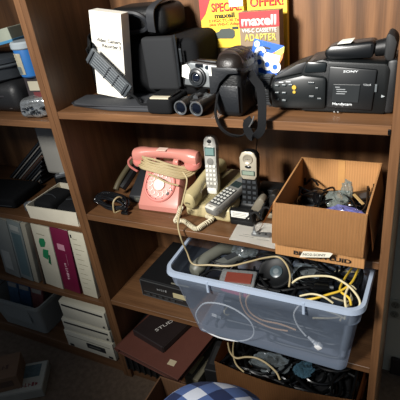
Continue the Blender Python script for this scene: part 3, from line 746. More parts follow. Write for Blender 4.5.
# ---- cardboard box
CBX = cardboard('#ad7d4c'); CBH = cardboard('#ad7d4c', 'X', 40); CBY = cardboard('#ad7d4c', 'Y', 40)
t = thing('cardboard_box', 'open brown cardboard box marked BRAKE FLUID on the phone shelf', 'box', (.6425, -.028, ZB))
w_, d_b, h_b = .092, .228, .130
G().box((-w_, 0, 0), (w_, .004, h_b - .004), .0008).build('front_wall', CBX, t)
G().box((-w_, d_b - .004, 0), (w_, d_b, h_b), .0008).build('back_wall', CBX, t)
G().box((-w_, .004, 0), (-w_ + .004, d_b - .004, h_b), .0008).build('side_wall', CBY, t)
G().box((w_ - .004, .004, 0), (w_, d_b - .004, h_b), .0008).build('side_wall', CBY, t)
G().box((-w_ + .004, .004, 0), (w_ - .004, d_b - .004, .004)).build('bottom', CBX, t)
# folded flaps
def flap_front(u, v):
    x = -w_ + .0 + 2*w_*u + (v * -.0015); return Vector((x, -.001 - .011*math.sin(v*1.7) - .003*v + .001*math.sin(u*4), h_b + .001 - .092*v - .001*math.sin(u*9)*v))
G().sheet(flap_front, 12, 6, .003).build('front_flap', CBX, t, True)
def flap_l(u, v): return Vector((-w_ - .001 - .036*v, .004 + (d_b - .01)*u, h_b - .002 - .078*v))
G().sheet(flap_l, 4, 4, .0025).build('side_flap', CBY, t)
def flap_r(u, v): return Vector((w_ + .001 + .016*v - .004*v*v, .002 + (d_b - .03)*u, h_b - .002 - .085*v))
G().sheet(flap_r, 4, 4, .0025).build('side_flap', CBY, t)
G().box((-.006, .2275, .02), (.006, .2285, h_b)).build('seam', mat('#8a5f34', .8), t)
G().box((-.004, d_b - .0052, .03), (.012, d_b - .004, h_b), 0).build('tape_strip', mat('#b98a55', .4), t)
text('BRAKE FLUID', mat('#20160e', .7), t, (.008, -.0012, .0135), width=.118, height=.0105, bold=.03)
# torn masking-tape label with handwriting
M_ = Matrix.Rotation(math.radians(-9), 4, 'Y')
l_ = G().prism([(-.036, -.008), (.026, -.006), (.034, .004), (.028, .006), (-.026, .007)], 'Y', -.0162, -.0154).build('paper_tag', mat('#d8d3c2', .7), t)
l_.location = (.0, -.0, .0285); l_.rotation_euler = (0, math.radians(-9), 0)
tx = text('NO2-SONY', INK, l_, (-.004, -.0166, 0), width=.048, height=.006, shear=.2)

# contents of the cardboard box
def bag(name, c, sx, sy, sz, m, seed, label, group=None, rot=0):
    g = G(); q = bmesh.ops.create_icosphere(g.bm, subdivisions=4, radius=1)['verts']
    for v in q:
        nn = noise.noise_vector(v.co * 2.2 + Vector((seed, 0, 0))) * .35 + noise.noise_vector(v.co * 6 + Vector((0, seed, 0))) * .14
        v.co = v.co + nn; v.co = Vector((v.co.x * sx, v.co.y * sy, v.co.z * sz))
    o = g.build(name, m); o.location = c; o.rotation_euler = (0, 0, rot)
    return tag(o, label, 'bag', group)
CLR = clear('clear_plastic', '#8f989a', .22, .12, .2)
ZBX = ZB + .004
for i, (x, y, z, sx, sy, sz, rz, lb) in enumerate([
    (.590, .10, .0, .028, .032, .045, .3, 'black power adapter at the left of the cardboard box contents'),
    (.595, .155, .0, .022, .03, .055, -.4, 'black power adapter at the back left corner inside the cardboard box'),
    (.705, .15, .0, .022, .026, .066, .5, 'black glossy adapter at the back right corner inside the cardboard box'),
    (.652, .10, .0, .024, .03, .052, -.2, 'black power adapter in the middle of the cardboard box'),
    (.640, .035, .0, .03, .022, .042, .1, 'black power adapter near the front wall inside the cardboard box'),
]):
    t = thing('power_adapter', lb, 'adapter', (x, y, ZBX + z), (0, 0, rz))
    G().box((-sx, -sy, 0), (sx, sy, sz), .006, 3).build('adapter_block', BLK_GLOSS if i != 1 else BLK, t, True)
    G().box((-sx*.5, -sy*.5, sz), (sx*.5, sy*.4, sz + .0006)).build('rating_label', mat('#3a3d40', .5), t)
rb = random.Random(5)
for i in range(14):
    pts = []
    x, y = rb.uniform(.575, .71), rb.uniform(.0, .17); an = rb.uniform(0, 6)
    for k in range(7):
        pts.append((min(.722, max(.563, x)), min(.182, max(-.012, y)), ZBX + .050 + rb.uniform(0, .030)))
        an += rb.uniform(-.2, 1.1); x += .034*math.cos(an); y += .034*math.sin(an)
    cable(pts, .0026, BLK_GLOSS, 'black adapter cord tangled on top inside the brake fluid cardboard box', 'cord', 'black cords in the cardboard box')
bag('plastic_bag', (.652, .112, ZB + .074), .024, .022, .016, clear('crumpled_grey_bag', '#7d857f', .5, .15, .3), 3, 'crumpled clear bag peak standing at the centre of the cardboard box', rot=.4)
bag('plastic_bag', (.672, .125, ZB + .090), .010, .014, .024, clear('crumpled_grey_bag', '#7d857f', .5, .15, .3), 9, 'small crumpled grey bag tip at the back of the cardboard box', rot=.9)
bag('plastic_bag', (.682, .035, ZB + .080), .040, .026, .016, clear('violet_bag', '#7f7fc0', .42, .1, .3), 6, 'clear violet tinted bag at the front right of the cardboard box', rot=0)
tag(G().box((-.016, -.003, -.001), (.016, .003, .001)).build('twist_stick', mat('#a88c5c', .6)), 'small tan stick lying across the bags in the cardboard box', 'stick').location = (.702, .085, ZB + .095)
bpy.data.objects['twist_stick'].rotation_euler = (0, .35, -.7)
t = thing('computer_mouse', 'black glossy mouse with a bright highlight at the back of the cardboard box', 'mouse', (.612, .125, ZB + .064), (.1, 0, .3))
G().ell((0, 0, 0), (.017, .028, .013)).build('mouse_shell', BLK_GLOSS, t, True)
G().box((-.002, -.022, .008), (.002, -.006, .013), .001).build('scroll_wheel', GREY, t)
# ------------------------------------------------------------------ clear bin on the third shelf
BIN = clear('bin_plastic', '#a3b2c8', .42, .35, .07)
BINR = clear('bin_rim_plastic', '#bccadd', .68, .3, .05)
t = thing('storage_bin', 'translucent blue plastic bin full of cables sticking out from the third shelf', 'bin', (0, 0, ZC))
B0 = [(.314, -.028), (.710, -.034), (.712, .200), (.312, .204)]      # bottom corners
T0 = [(.283, -.070), (.738, -.070), (.742, .225), (.277, .225)]      # top corners
HB = .235
def ringpts(c4, r, z, n=6, inset=0):
    P = []
    cx = sum(p[0] for p in c4)/4; cy = sum(p[1] for p in c4)/4
    for i, (x, y) in enumerate(c4):
        sx = 1 if x > cx else -1; sy = 1 if y > cy else -1
        x -= sx*inset; y -= sy*inset
        ox, oy = x - sx*r, y - sy*r
        a0 = {(-1, -1): PI, (1, -1): 1.5*PI, (1, 1): 0, (-1, 1): .5*PI}[(sx, sy)]
        for k in range(n + 1):
            a = a0 + k/n*PI/2; P.append(Vector((ox + math.cos(a)*r, oy + math.sin(a)*r, z)))
    return P
def lerp4(f): return [(B0[i][0]*(1-f) + T0[i][0]*f, B0[i][1]*(1-f) + T0[i][1]*f) for i in range(4)]
g = G(); g.rings([ringpts(lerp4(0), .018, .001, inset=.008), ringpts(lerp4(0), .022, .006), ringpts(lerp4(.78), .026, HB*.78), ringpts(lerp4(.80), .026, HB*.80, inset=-.004), ringpts(lerp4(.97), .028, HB*.97, inset=-.004)], cap=False)
g.bm.faces.new([v for v in list(g.bm.verts)[:28]][::-1])
bmesh.ops.recalc_face_normals(g.bm, faces=g.bm.faces[:])
g.build('bin_walls', BIN, t, True)
g = G(); R_ = [ringpts(lerp4(1), .03, HB - .002, inset=.001), ringpts(lerp4(1), .03, HB + .004, inset=.001), ringpts(lerp4(1), .034, HB + .004, inset=-.007), ringpts(lerp4(1), .034, HB - .008, inset=-.009), ringpts(lerp4(1), .034, HB - .008, inset=-.009), ringpts(lerp4(1), .034, HB - .002, inset=-.007)]
g.rings(R_, closed=True); g.build('rim', BINR, t, True)
for f, (i, j) in [(.25, (0, 1)), (.75, (0, 1))]:
    a, b = lerp4(.98)[i], lerp4(.98)[j]; x = a[0]*(1-f) + b[0]*f; y = a[1]*(1-f) + b[1]*f
    G().box((x - .003, y - .010, HB*.86), (x + .003, y - .003, HB), .001).build('rim_rib', BINR, t)
# inside the bin
KG = mat('#62635a', .45)
cb_group = 'cables in the clear bin'
rb = random.Random(21)
def tangle(n, x0, x1, y0, y1, z0, z1, r, m, label, group, step=.05, seed=1, k=8, turn=.9):
    rb = random.Random(seed)
    for i in range(n):
        x, y, z = rb.uniform(x0, x1), rb.uniform(y0, y1), rb.uniform(z0, z1); an = rb.uniform(0, 6.28); cv = rb.choice([-1, 1]) * turn; pts = []
        for q in range(k):
            pts.append((min(x1, max(x0, x)), min(y1, max(y0, y)), min(z1, max(z0, z))))
            an += cv * rb.uniform(.3, 1.3); x += step*math.cos(an); y += step*math.sin(an); z += rb.uniform(-.012, .012)
        cable(pts, r, m, label, 'cable', group)
tangle(26, .345, .715, -.035, .18, ZC + .155, ZC + .205, .0032, BLK, 'black cable coiled in the top layer of the clear bin', 'black cables in the clear bin', .055, 4)
tangle(18, .37, .69, -.012, .16, ZC + .02, ZC + .14, .0036, mat('#1f262e', .5), 'dark cable deep inside the clear bin behind its wall', 'dark cables deep in the clear bin', .08, 8)
tangle(5, .40, .70, -.012, .15, ZC + .06, ZC + .17, .0024, mat('#b3a98c', .5), 'cream thin wire loosely looped inside the clear bin', 'cream wires in the clear bin', .07, 15)
# bulky dark things low in the bin
for i, (x, y, z, a, b, c, rz, lb) in enumerate([
  (.43, .08, .008, .055, .07, .10, .2, 'dark blue grey power brick at the bottom left of the clear bin'),
  (.56, .07, .008, .06, .06, .12, -.1, 'dark blue grey device in the middle of the clear bin bottom'),
  (.66, .09, .008, .035, .07, .11, .1, 'dark blue grey device at the bottom right of the clear bin')]):
    t = thing('device_box', lb, 'electronics', (x, y, ZC + z), (0, 0, rz))
    G().box((-a, -b, 0), (a, b, c), .006, 3).build('housing', mat('#2a323c', .5), t, True)
    G().box((-a*.6, -b - .001, c*.3), (a*.5, -b + .001, c*.6), .0005).build('label_area', mat('#414a55', .5), t)
# white loop seen through the wall
cable([(0.3234, -0.0240, 0.3832), (0.3207, -0.0280, 0.4152), (0.3361, -0.0320, 0.4482), (0.3625, -0.0370, 0.4774), (0.4058, -0.0380, 0.4873), (0.4445, -0.0360, 0.4770), (0.4757, -0.0330, 0.4505), (0.4851, -0.0290, 0.4156), (0.4731, -0.0250, 0.3795), (0.4337, -0.0220, 0.3518), (0.3739, -0.0200, 0.3439), (0.3261, -0.0180, 0.3560)], .0022, mat('#e6e8ea', .4), 'white cable loop pressed against the front wall of the clear bin, left half')
cable([(0.4673, -0.0500, 0.5588), (0.4659, -0.0480, 0.5196), (0.4777, -0.0460, 0.4828), (0.5038, -0.0440, 0.4630), (0.5379, -0.0420, 0.4523), (0.5772, -0.0420, 0.4555)], .0022, mat('#c09a78', .5), 'tan wire curving down behind the front wall of the clear bin')
cable([(0.4972, -0.0500, 0.5607), (0.4794, -0.0480, 0.5296), (0.4860, -0.0460, 0.4918), (0.5145, -0.0440, 0.4729), (0.5583, -0.0420, 0.4720), (0.5965, -0.0420, 0.4652)], .0022, mat('#c09a78', .5), 'second tan wire beside the first behind the front wall of the clear bin')
t = thing('plug_connector', 'white cable plug with a ribbed boot behind the clear bin wall, lower right', 'plug', (0.6379, -0.0400, 0.4387), (0, math.radians(42), 0))
G().lathe([(.0028, -.018), (.0035, -.014), (.003, -.012), (.0042, -.008), (.0035, -.006), (.005, -.002), (.0042, 0), (.0058, .004), (.0058, .008)], (0, 0, 0), (1, 0, 0), 14).build('ribbed_boot', mat('#d9dadb', .4), t, True)
G().box((.007, -.006, -.008), (.022, .006, .008), .003).build('plug_body', mat('#e6e6e6', .4), t, True)
cable([(0.6194, -0.0400, 0.4516), (0.6003, -0.0380, 0.4754), (0.5921, -0.0400, 0.5121), (0.6081, -0.0460, 0.5522)], .0022, mat('#cfd0d0', .5), 'white lead running up from the ribbed plug in the clear bin')
t = thing('white_sticker', 'small white printed sticker on a device behind the clear bin wall, left', 'sticker', (0.3852, -0.0350, 0.4378), (0, math.radians(6), 0))
G().box((-.012, -.0005, -.005), (.002, .001, .005), .0004).build('sticker_paper', mat('#dcdcdc', .5), t)
G().box((.004, -.0005, -.005), (.014, .001, .004), .0004).build('sticker_print', mat('#8f969c', .5), t)
# red package visible through / above the wall
t = thing('foil_packet', 'silver foil packet with a red label lying in the clear bin behind the rim', 'packet', (.452, -.020, ZC + .212), (.2, 0, .15))
g = G(); g.box((-.044, -.026, -.006), (.044, .026, .006), .005, 3).sub(1).jitter(.003, 30, 3).build('foil_wrap', mat('#9fa3a4', .25, .6, bump=.8, bscale=120), t, True)
g = G(); g.box((-.030, -.018, .0055), (.034, .012, .0088), .001).build('red_label', mat('#6e3024', .5), t)
t = thing('red_pouch', 'pink red plastic pouch showing faintly through the front wall of the clear bin', 'pouch', (.448, -.038, ZC + .190), (0, math.radians(8), .05))
G().box((-.034, -.006, -.010), (.034, .006, .012), .004).sub(1).jitter(.002, 30).build('pouch_skin', mat('#b5305a', .4), t, True)
# grey phone handset at the left, second grey handset
t = thing('phone_handset', 'grey telephone handset standing at the left end of the clear bin', 'telephone', (.345, .050, ZC + .19), (0, 0, math.radians(62)))
g = G(); R = []
for y, r, z in [(-.062, .012, .0), (-.055, .020, .0), (-.035, .021, .005), (-.015, .016, .016), (.03, .015, .02), (.055, .02, .014), (.075, .021, .008), (.082, .012, .006)]:
    R.append([Vector((y, math.cos(q*PI/7)*r, z + math.sin(q*PI/7)*r)) for q in range(14)])
g.rings(R).build('handset_shell', KG, t, True)
t = thing('phone_handset', 'second grey handset lying between the black cables in the clear bin', 'telephone', (.405, .075, ZC + .195), (0, 0, math.radians(55)))
G().box((-.06, -.013, -.008), (.06, .013, .012), .006, 3).build('handset_shell', mat('#5c5e5a', .45), t, True)
G().box((-.03, -.009, .0115), (.04, .009, .0135), .001).build('key_panel', mat('#34373a', .4), t)
# black round speaker
t = thing('round_speaker', 'round black speaker disc with a grey centre lying in the clear bin', 'speaker', (.527, .038, ZC + .208), (math.radians(32), math.radians(-6), 0))
G().lathe([(.034, -.010), (.042, -.006), (.044, 0), (.042, .003), (.038, .003), (.034, .0), (.016, -.004), (.0001, -.004)], n=40).build('speaker_cone', mat('#0c0e10', .5, spec=.3), t, True)
G().lathe([(.016, -.0042), (.0155, -.0005), (.010, .001), (.0001, .0012)], n=30).build('center_cap', mat('#3d4a50', .3), t, True)
G().lathe([(.0075, .0008), (.007, .0014), (.0001, .0018)], n=20).build('cap_mark', mat('#5d676b', .4), t, True)
# yellow and cream cables right side
YLW = mat('#d8b53c', .4)
cable([(0.7151, 0.1068, 0.5800), (0.7130, 0.0591, 0.5920), (0.7078, 0.0115, 0.5940), (0.6919, -0.0161, 0.5900), (0.6703, -0.0341, 0.5880), (0.6367, -0.0544, 0.5820), (0.6100, -0.0525, 0.5700)], .0026, YLW, 'bright yellow cable sweeping across the right end of the clear bin')
cable([(0.6957, 0.0906, 0.5700), (0.6889, 0.0376, 0.5800), (0.6870, -0.0116, 0.5850), (0.7096, -0.0345, 0.5880), (0.7151, -0.0401, 0.5750)], .0026, YLW, 'short yellow cable loop at the right end of the clear bin')
cable([(0.5800, -0.0085, 0.5750), (0.5974, -0.0036, 0.5900), (0.6292, 0.0046, 0.5970), (0.6656, 0.0085, 0.6000), (0.6980, -0.0060, 0.6000), (0.7223, -0.0281, 0.5970), (0.7332, -0.0451, 0.5900), (0.7296, -0.0566, 0.5800)], .0024, mat('#cfc39c', .45), 'cream cable arching over the right half of the clear bin')
cable([(0.7071, -0.0523, 0.5750), (0.7008, -0.0309, 0.5880), (0.7057, -0.0005, 0.5920), (0.7193, -0.0074, 0.5900)], .0026, mat('#cfc39c', .45), 'short cream cable at the right rim of the clear bin')
cable([(0.6097, -0.0508, 0.5800), (0.6356, -0.0500, 0.5920), (0.6614, -0.0516, 0.5920), (0.6805, -0.0531, 0.5820)], .0022, mat('#cfc39c', .45), 'cream cable end near the front rim of the clear bin')
t = thing('power_plug', 'black plug with shiny grey tip among cables, right half of the clear bin', 'plug', (0.6522, -0.0087, 0.5820), (0, 0, .2))
G().box((-.022, -.010, -.006), (.012, .010, .006), .004).build('plug_body', BLK_GLOSS, t, True)
G().cyl((.012, 0, 0), (.020, 0, 0), .004).build('plug_tip', mat('#7d8285', .3, .7), t, True)
for i in range(3):
    pts = []
    for q in range(12):
        a = 2*PI*q/12; pts.append((.615 + .042*math.cos(a) + i*.004, .030 + .022*math.sin(a) + .004*i, ZC + .212 + .005*i + .002*math.sin(3*a)))
    tag(G().tube(pts, .0028, 7, closed=True).build('cable', BLK_GLOSS, smooth=True), 'glossy black cable wound in an oval coil in the clear bin', 'cable', 'oval coil cables in the clear bin')
bag('plastic_bag', (.592, .055, ZC + .205), .035, .03, .016, CLR, 12, 'clear plastic bag corner between the speaker disc and the cables in the clear bin')
bag('plastic_bag', (.425, .10, ZC + .212), .034, .03, .016, CLR, 17, 'clear plastic bag lying between the grey handsets and the shelf edge in the clear bin')

# ------------------------------------------------------------------ third shelf: radio
t = thing('stereo_receiver', 'low black stereo unit with silver outlined front on the third shelf', 'radio', (.178, .050, ZC + .004), (0, 0, math.radians(-2)))
G().box((-.088, 0, .0), (.088, .20, .066), .002).build('housing', mat('#151516', .5), t)
F_ = G().box((-.086, -.003, .002), (.086, .001, .064), .001).build('front_panel', mat('#1d1e1f', .35), t)
g = G()
g.box((-.087, -.0045, .061), (.087, -.002, .0635)); g.box((-.087, -.0045, .002), (.087, -.002, .0045)); g.box((-.087, -.0045, .002), (-.0848, -.002, .0635)); g.box((-.078, -.0045, .020), (.06, -.002, .0215))
g.build('silver_trim', mat('#6d6f70', .35, .6), F_)
marks(5, mat('#8b8c8c', .5), F_, (-.010, -.0034, .042), .036, .009)
g = G()
for k in range(5): g.box((-.070 + k*.022, -.006, .008), (-.056 + k*.022, -.003, .016), .001)
g.build('buttons', mat('#2d2f30', .4), F_)
G().box((.028, -.0045, .026), (.072, -.002, .043), .0005).build('cream_label', mat('#b5ab84', .6), F_)
for x in (-.07, .07): G().cyl((x, .02, -.004), (x, .02, 0), .009, n=12).build('foot', BLK, t)
tag(G().box((-.030, -.002, 0), (.03, .002, .003), .001).build('metal_strip', mat('#8d8a78', .4, .3)), 'thin pale strip lying on top of the black stereo unit', 'strip').location = (.228, .058, ZC + .0705)

# ------------------------------------------------------------------ bottom shelf right
t = thing('black_crate', 'black ribbed plastic crate under the reddish album on the bottom shelf', 'crate', (.0, 0, ZD))
g = G(); g.box((.006, -.015, .0), (.20, .22, .112), .004); g.build('crate_body', mat('#121314', .5), t, True)
g = G()
for k in range(9): g.box((.012 + k*.022, -.021, .004), (.018 + k*.022, -.014, .108), .001)
g.box((.004, -.021, .100), (.202, -.014, .112), .001)
g.build('ribs', mat('#18191a', .45), t)
t = thing('photo_album', 'large reddish brown album sticking out over the black crate on the bottom shelf', 'album', (.012, -.045, ZD + .1125), (0, 0, math.radians(-9)))
G().box((0, .0, .0), (.25, .29, .003), .001).build('back_cover', mat('#57332a', .5, bump=.3, bscale=300), t)
G().box((.006, .005, .003), (.245, .285, .017)).build('pages', mat('#4a2e25', .8), t)
G().box((0, .0, .017), (.25, .29, .020), .001).build('front_cover', mat('#62392e', .55, bump=.3, bscale=300), t)
G().cyl((.0, .29, .010), (.0, .0, .010), .0095, n=16).build('spine', mat('#5a342a', .5), t, True)
lb = G().prism([(-.012, -.010), (.012, -.010), (.012, .010), (-.012, .010)], 'Z', 0, .0006).build('price_label', mat('#c2b393', .6), t)
lb.location = (.198, .040, .0202); lb.rotation_euler = (0, 0, .12)
t = thing('dark_book', 'dark brown hardcover book with white lettering lying on the reddish album', 'book', (.040, .018, ZD + .1330), (0, 0, math.radians(-14)))
G().box((0, 0, .0), (.135, .20, .026), .003).build('cover', mat('#261d1c', .5), t)
G().box((.130, .004, .003), (.136, .196, .023), .0005).build('page_block', mat('#3a302b', .8), t)
text('STUDIO', mat('#d0cbc4', .6), t, (.080, .085, .0262), width=.095, height=.012, right=(.25, 1, 0), up=(-1, .25, 0))
t = thing('pale_box', 'pale slim box with a cream edge standing right of the reddish album', 'box', (.236, -.02, ZD), (0, 0, math.radians(-6)))
G().box((0, 0, 0), (.05, .17, .070), .002).build('carton', mat('#6f6a58', .6), t)
G().box((.010, .012, .0702), (.022, .085, .075), .001).build('cream_edge', mat('#c9be8c', .5), t)
for i, (x, y, sx, sy, sz, rz, lb) in enumerate([(.315, .06, .022, .06, .10, .1, 'dark upright box between the pale slim box and the low cable carton'), (.268, .215, .03, .03, .15, -.2, 'dark box at the back of the bottom shelf behind the pale slim box')]):
    t = thing('dark_box', lb, 'box', (x, y, ZD), (0, 0, rz))
    G().box((-sx, -sy, 0), (sx, sy, sz), .003).build('carton', mat('#1a1a1b', .5), t)
    G().box((-sx*.6, -sy*.6, sz), (sx*.6, sy*.6, sz + .0008)).build('label', mat('#2c2c2c', .5), t)

# low cardboard box with cables
t = thing('cardboard_box', 'low open cardboard box of black cables beneath the clear bin', 'box', (.0, 0, ZD))
CD = cardboard('#8a5d34', 'X', 45); CDY = cardboard('#8a5d34', 'Y', 45)
def wall(p, q, h0, h1, bow=0, th=.004):
    def f(u, v):
        x = p[0] + (q[0]-p[0])*u; y = p[1] + (q[1]-p[1])*u; d = Vector((q[1]-p[1], p[0]-q[0], 0)).normalized()
        b = bow * math.sin(PI*u)
        return Vector((x, y, h0 + (h1-h0)*v - b*.3*v)) + d * b * v
    return G().sheet(f, 12, 3, th)
wall((.352, -.022), (.737, -.014), 0, .180, .016).build('front_wall', CD, t, True)
wall((.340, .22), (.352, -.022), 0, .180, .004).build('side_wall', CDY, t, True)
wall((.737, -.014), (.745, .22), 0, .185, .002).build('side_wall', CDY, t, True)
wall((.745, .225), (.340, .225), 0, .18, 0).build('back_wall', CD, t, True)
G().box((.350, -.014, 0), (.735, .222, .004)).build('bottom', CD, t)
tangle(52, .362, .722, -.012, .20, ZD + .125, ZD + .172, .0042, BLK_GLOSS, 'black cable tangled in the low cardboard box', 'black cables in the low cardboard box', .05, 31)
tangle(10, .362, .722, -.0, .20, ZD + .05, ZD + .12, .006, BLK, 'thick black cable at the bottom of the low cardboard box', 'thick cables in the low cardboard box', .08, 41)
t = thing('black_pouch', 'black soft pouch under the cables at the right of the low cardboard box', 'pouch', (.655, .09, ZD + .005), (0, 0, .1))
G().box((-.058, -.085, 0), (.058, .085, .122), .02, 3).sub(1).jitter(.004, 20, 9).build('pouch_body', BLK_FAB, t, True)
G().tube([(-.04, -.05, .122), (0, 0, .124), (.04, .05, .122)], .002).build('zipper', DGREY, t, True)
cable([(0.3640, 0.0513, 0.2450), (0.3855, 0.0165, 0.2520), (0.4104, 0.0007, 0.2540), (0.4363, 0.0118, 0.2560), (0.4638, 0.0179, 0.2560), (0.4952, 0.0108, 0.2560), (0.5296, -0.0085, 0.2560), (0.5454, -0.0248, 0.2500)], .0026, TAN, 'cream wire looping over the cables in the low cardboard box')
cable([(0.3743, 0.0722, 0.2400), (0.3936, 0.0193, 0.2520), (0.4173, -0.0172, 0.2520), (0.4456, -0.0303, 0.2460)], .0022, TAN, 'short cream wire at the left of the low cardboard box')
bag('plastic_bag', (.500, .035, ZD + .168), .050, .035, .012, CLR, 23, 'clear plastic bag with cables lying in the middle of the low cardboard box')
bag('plastic_bag', (.590, .045, ZD + .166), .025, .025, .010, clear('blue_bag', '#4d6f80', .3, .1, .2), 27, 'bluish clear bag in the low cardboard box right of the middle')

# ------------------------------------------------------------------ floor in front
t = thing('floor_carton', 'open empty cardboard carton on the carpet in front of the bottom shelf', 'box', (0, 0, 0))
CE = cardboard('#6a4a30', 'X', 30)
G().box((.205, -.096, 0), (.378, -.092, .20), .0005).build('back_wall', CE, t)
G().box((.205, -.285, 0), (.209, -.096, .20), .0005).build('side_wall', cardboard('#6a4a30', 'Y', 30), t)
G().box((.374, -.285, 0), (.378, -.096, .20), .0005).build('side_wall', cardboard('#6a4a30', 'Y', 30), t)
G().box((.209, -.285, 0), (.374, -.281, .20), .0005).build('front_wall', CE, t)
G().box((.209, -.281, 0), (.374, -.096, .004)).build('bottom', CE, t)
t = thing('plaid_dome', 'knee-like dome covered in blue and white plaid fabric at the bottom of the view', 'fabric', (.535, -.39, 0))  # floor-standing dome that stands in for a knee in plaid cloth
g = G().lathe([(.12, .0), (.135, .02), (.140, .25), (.142, .43), (.138, .47), (.125, .51), (.100, .545), (.065, .572), (.03, .584), (.0001, .587)], n=48)
g.jitter(.006, 9, 4).build('fabric_cover', plaid(), t, True)
G().tube([(.142*math.cos(a*PI/12), .142*math.sin(a*PI/12), .44) for a in range(24)], .004, closed=True).build('seam_piping', mat('#223a70', .9), t, True)

# ------------------------------------------------------------------ left bookcase, upper shelf
Z1, Z2, Z3, Z4 = .932, .615, .33, .065
t = thing('equipment_case', 'black rounded soft case low on the upper shelf of the left bookcase', 'case', (-.30, .13, Z1))
G().box((-.20, -.09, 0), (.135, .11, .085), .03, 4).sub(1).jitter(.004, 12, 6).build('case_body', mat('#1a1b1d', .5, bump=.3), t, True)
G().tube([(-.18, -.093, .052), (-.05, -.098, .058), (.08, -.092, .050), (.125, -.03, .045)], .003).build('zipper', mat('#2e2c30', .45), t, True)
G().box((-.04, -.097, .028), (.01, -.09, .038), .002).build('reddish_patch', mat('#4a2b2c', .6), t)
G().box((.088, -.088, .014), (.100, -.076, .032), .003).build('metal_clasp', mat('#9ea0a2', .25, .8), t, True)
t = thing('black_tub', 'dark grey lidded round tub on the black case, left bookcase', 'tub', (-.28, .12, Z1 + .086))
G().lathe([(.090, 0), (.100, .006), (.106, .045), (.110, .047), (.110, .058), (.104, .062), (.0001, .066)], n=40).build('tub_body', mat('#34383c', .35), t, True)
G().tube([(.108*math.cos(a*PI/10), .108*math.sin(a*PI/10), .040) for a in range(20)], .004, closed=True).build('rim_band', mat('#43484c', .3), t, True)
t = thing('tape_box', 'pale green grey flat carton with a blue bottom edge on the round tub', 'box', (-.240, .10, Z1 + .172), (0, math.radians(-8), math.radians(6)))
G().box((-.12, -.04, .0), (.085, .07, .036), .002).build('carton', mat('#93998a', .6, var=.25, vscale=20), t)
G().box((-.121, -.041, .0), (.086, .071, .007), .001).build('blue_edge', mat('#3f7fa8', .5), t)
g = G(); g.box((-.06, -.0415, .016), (-.02, -.0400, .022)); g.box((.0, -.0415, .018), (.05, -.0400, .022)); g.build('faded_print', mat('#6d7468', .6), t)
t = thing('tape_box', 'small cream and dark red carton under the blue plastic jar', 'box', (-.106, .078, Z1), (0, 0, math.radians(4)))
G().box((-.030, -.025, 0), (.034, .06, .098), .001).build('carton', mat('#2c2628', .5), t)
G().box((-.020, -.0262, .064), (.030, -.0250, .088)).build('cream_panel', mat('#a39d8a', .6), t)
G().box((-.010, -.0262, .034), (.030, -.0250, .060)).build('red_panel', mat('#5c2427', .5), t)
t = thing('plastic_jar', 'blue labelled plastic jar with a clear white lid next to the bookcase side', 'jar', (-.112, .068, Z1 + .099), (math.radians(0), math.radians(0), math.radians(0)))
G().lathe([(.026, 0), (.030, .004), (.0325, .070), (.031, .075)], n=32).build('jar_body', mat('#2762a0', .35), t, True)
G().lathe([(.034, .0705), (.036, .073), (.036, .084), (.032, .088), (.0001, .088)], n=32).build('lid', mat('#9aa3a8', .25), t, True)
g = G()
def jl(u, v):
    a = math.radians(-128 + 50*u); r = .0318 + .0018*v; return Vector((math.cos(a)*r, math.sin(a)*r, .010 + .052*v))
g.sheet(jl, 8, 2, .0006).build('cream_label', mat('#cfc8b0', .5), t, True)
g = G()
def jl2(u, v):
    a = math.radians(-118 + 26*u); r = .0326 + .0018*v; return Vector((math.cos(a)*r, math.sin(a)*r, .012 + .018*v))
g.sheet(jl2, 6, 2, .0006).build('grey_picture', mat('#7d8a8e', .5), t, True)
t = thing('foil_pouch', 'crinkled silver foil pouch with dark print at the shelf edge by the upright', 'pouch', (-.098, .045, Z1 + .020), (0, 0, math.radians(10)))
g = G(); g.box((-.046, -.03, -.017), (.040, .035, .030), .012, 4).sub(2).jitter(.007, 40, 5).build('pouch_skin', None or mat('#a9adae', .22, .75, bump=1, bscale=140, var=.5, vscale=90), t, True)
rf = random.Random(2); g = G()
for k in range(16):
    x, z = rf.uniform(-.035, .03), rf.uniform(-.008, .012); g.box((x, -.038, z), (x + rf.uniform(.004, .010), -.030, z + .0025), .0005)
g.build('dark_print', mat('#23272c', .4), t)

# middle shelf
t = thing('open_tray', 'white open box tray filled with black pouches in the left bookcase', 'tray', (-.138, .004, Z2), (0, 0, math.radians(0)))
TW = mat('#d3ccb8', .6)
G().prism([(-.096, .0), (.094, .0), (.098, .046), (-.100, .042)], 'Y', 0, .003).build('front_wall', TW, t)
G().box((-.099, .003, 0), (-.096, .15, .044)).build('side_wall', TW, t)
G().prism([(.003, 0), (.15, 0), (.15, .044), (.075, .044), (.003, .044)], 'X', .094, .097).build('side_wall', TW, t)
G().box((-.096, .150, 0), (.094, .153, .044)).build('back_wall', TW, t)
G().box((-.096, .003, 0), (.094, .150, .002)).build('bottom', TW, t)
for i, (x, y, sx, sy, rz, lb) in enumerate([(-.085, .070, .045, .055, .05, 'soft black pouch filling the left of the white tray'), (-.190, .075, .038, .052, -.06, 'soft black pouch filling the outer half of the white tray')]):
    t = thing('black_pouch', lb.replace('left of', 'right half of') if i == 0 else lb.replace('outer', 'left'), 'pouch', (x, y, Z2 + .0045), (0, 0, rz))
    G().box((-sx, -sy, 0), (sx, sy, .044), .012, 3).sub(1).jitter(.003, 20, i).build('pouch_body', BLK_FAB, t, True)
    G().tube([(-sx*.8, -sy*.2, .046), (0, -sy*.1, .047), (sx*.8, -sy*.3, .045)], .0015).build('zipper', DGREY, t, True)
t = thing('grey_case', 'flat grey panel with rounded corners standing behind the white tray', 'panel', (-.243, .165, Z2 + .0665))
G().box((-.045, 0, 0), (.105, .02, .19), .012, 4).build('panel_shell', mat('#8c8b85', .5, var=.04), t, True)
G().box((-.035, -.001, .01), (.095, .002, .18), .001).build('panel_face', mat('#93918a', .5, var=.04), t)
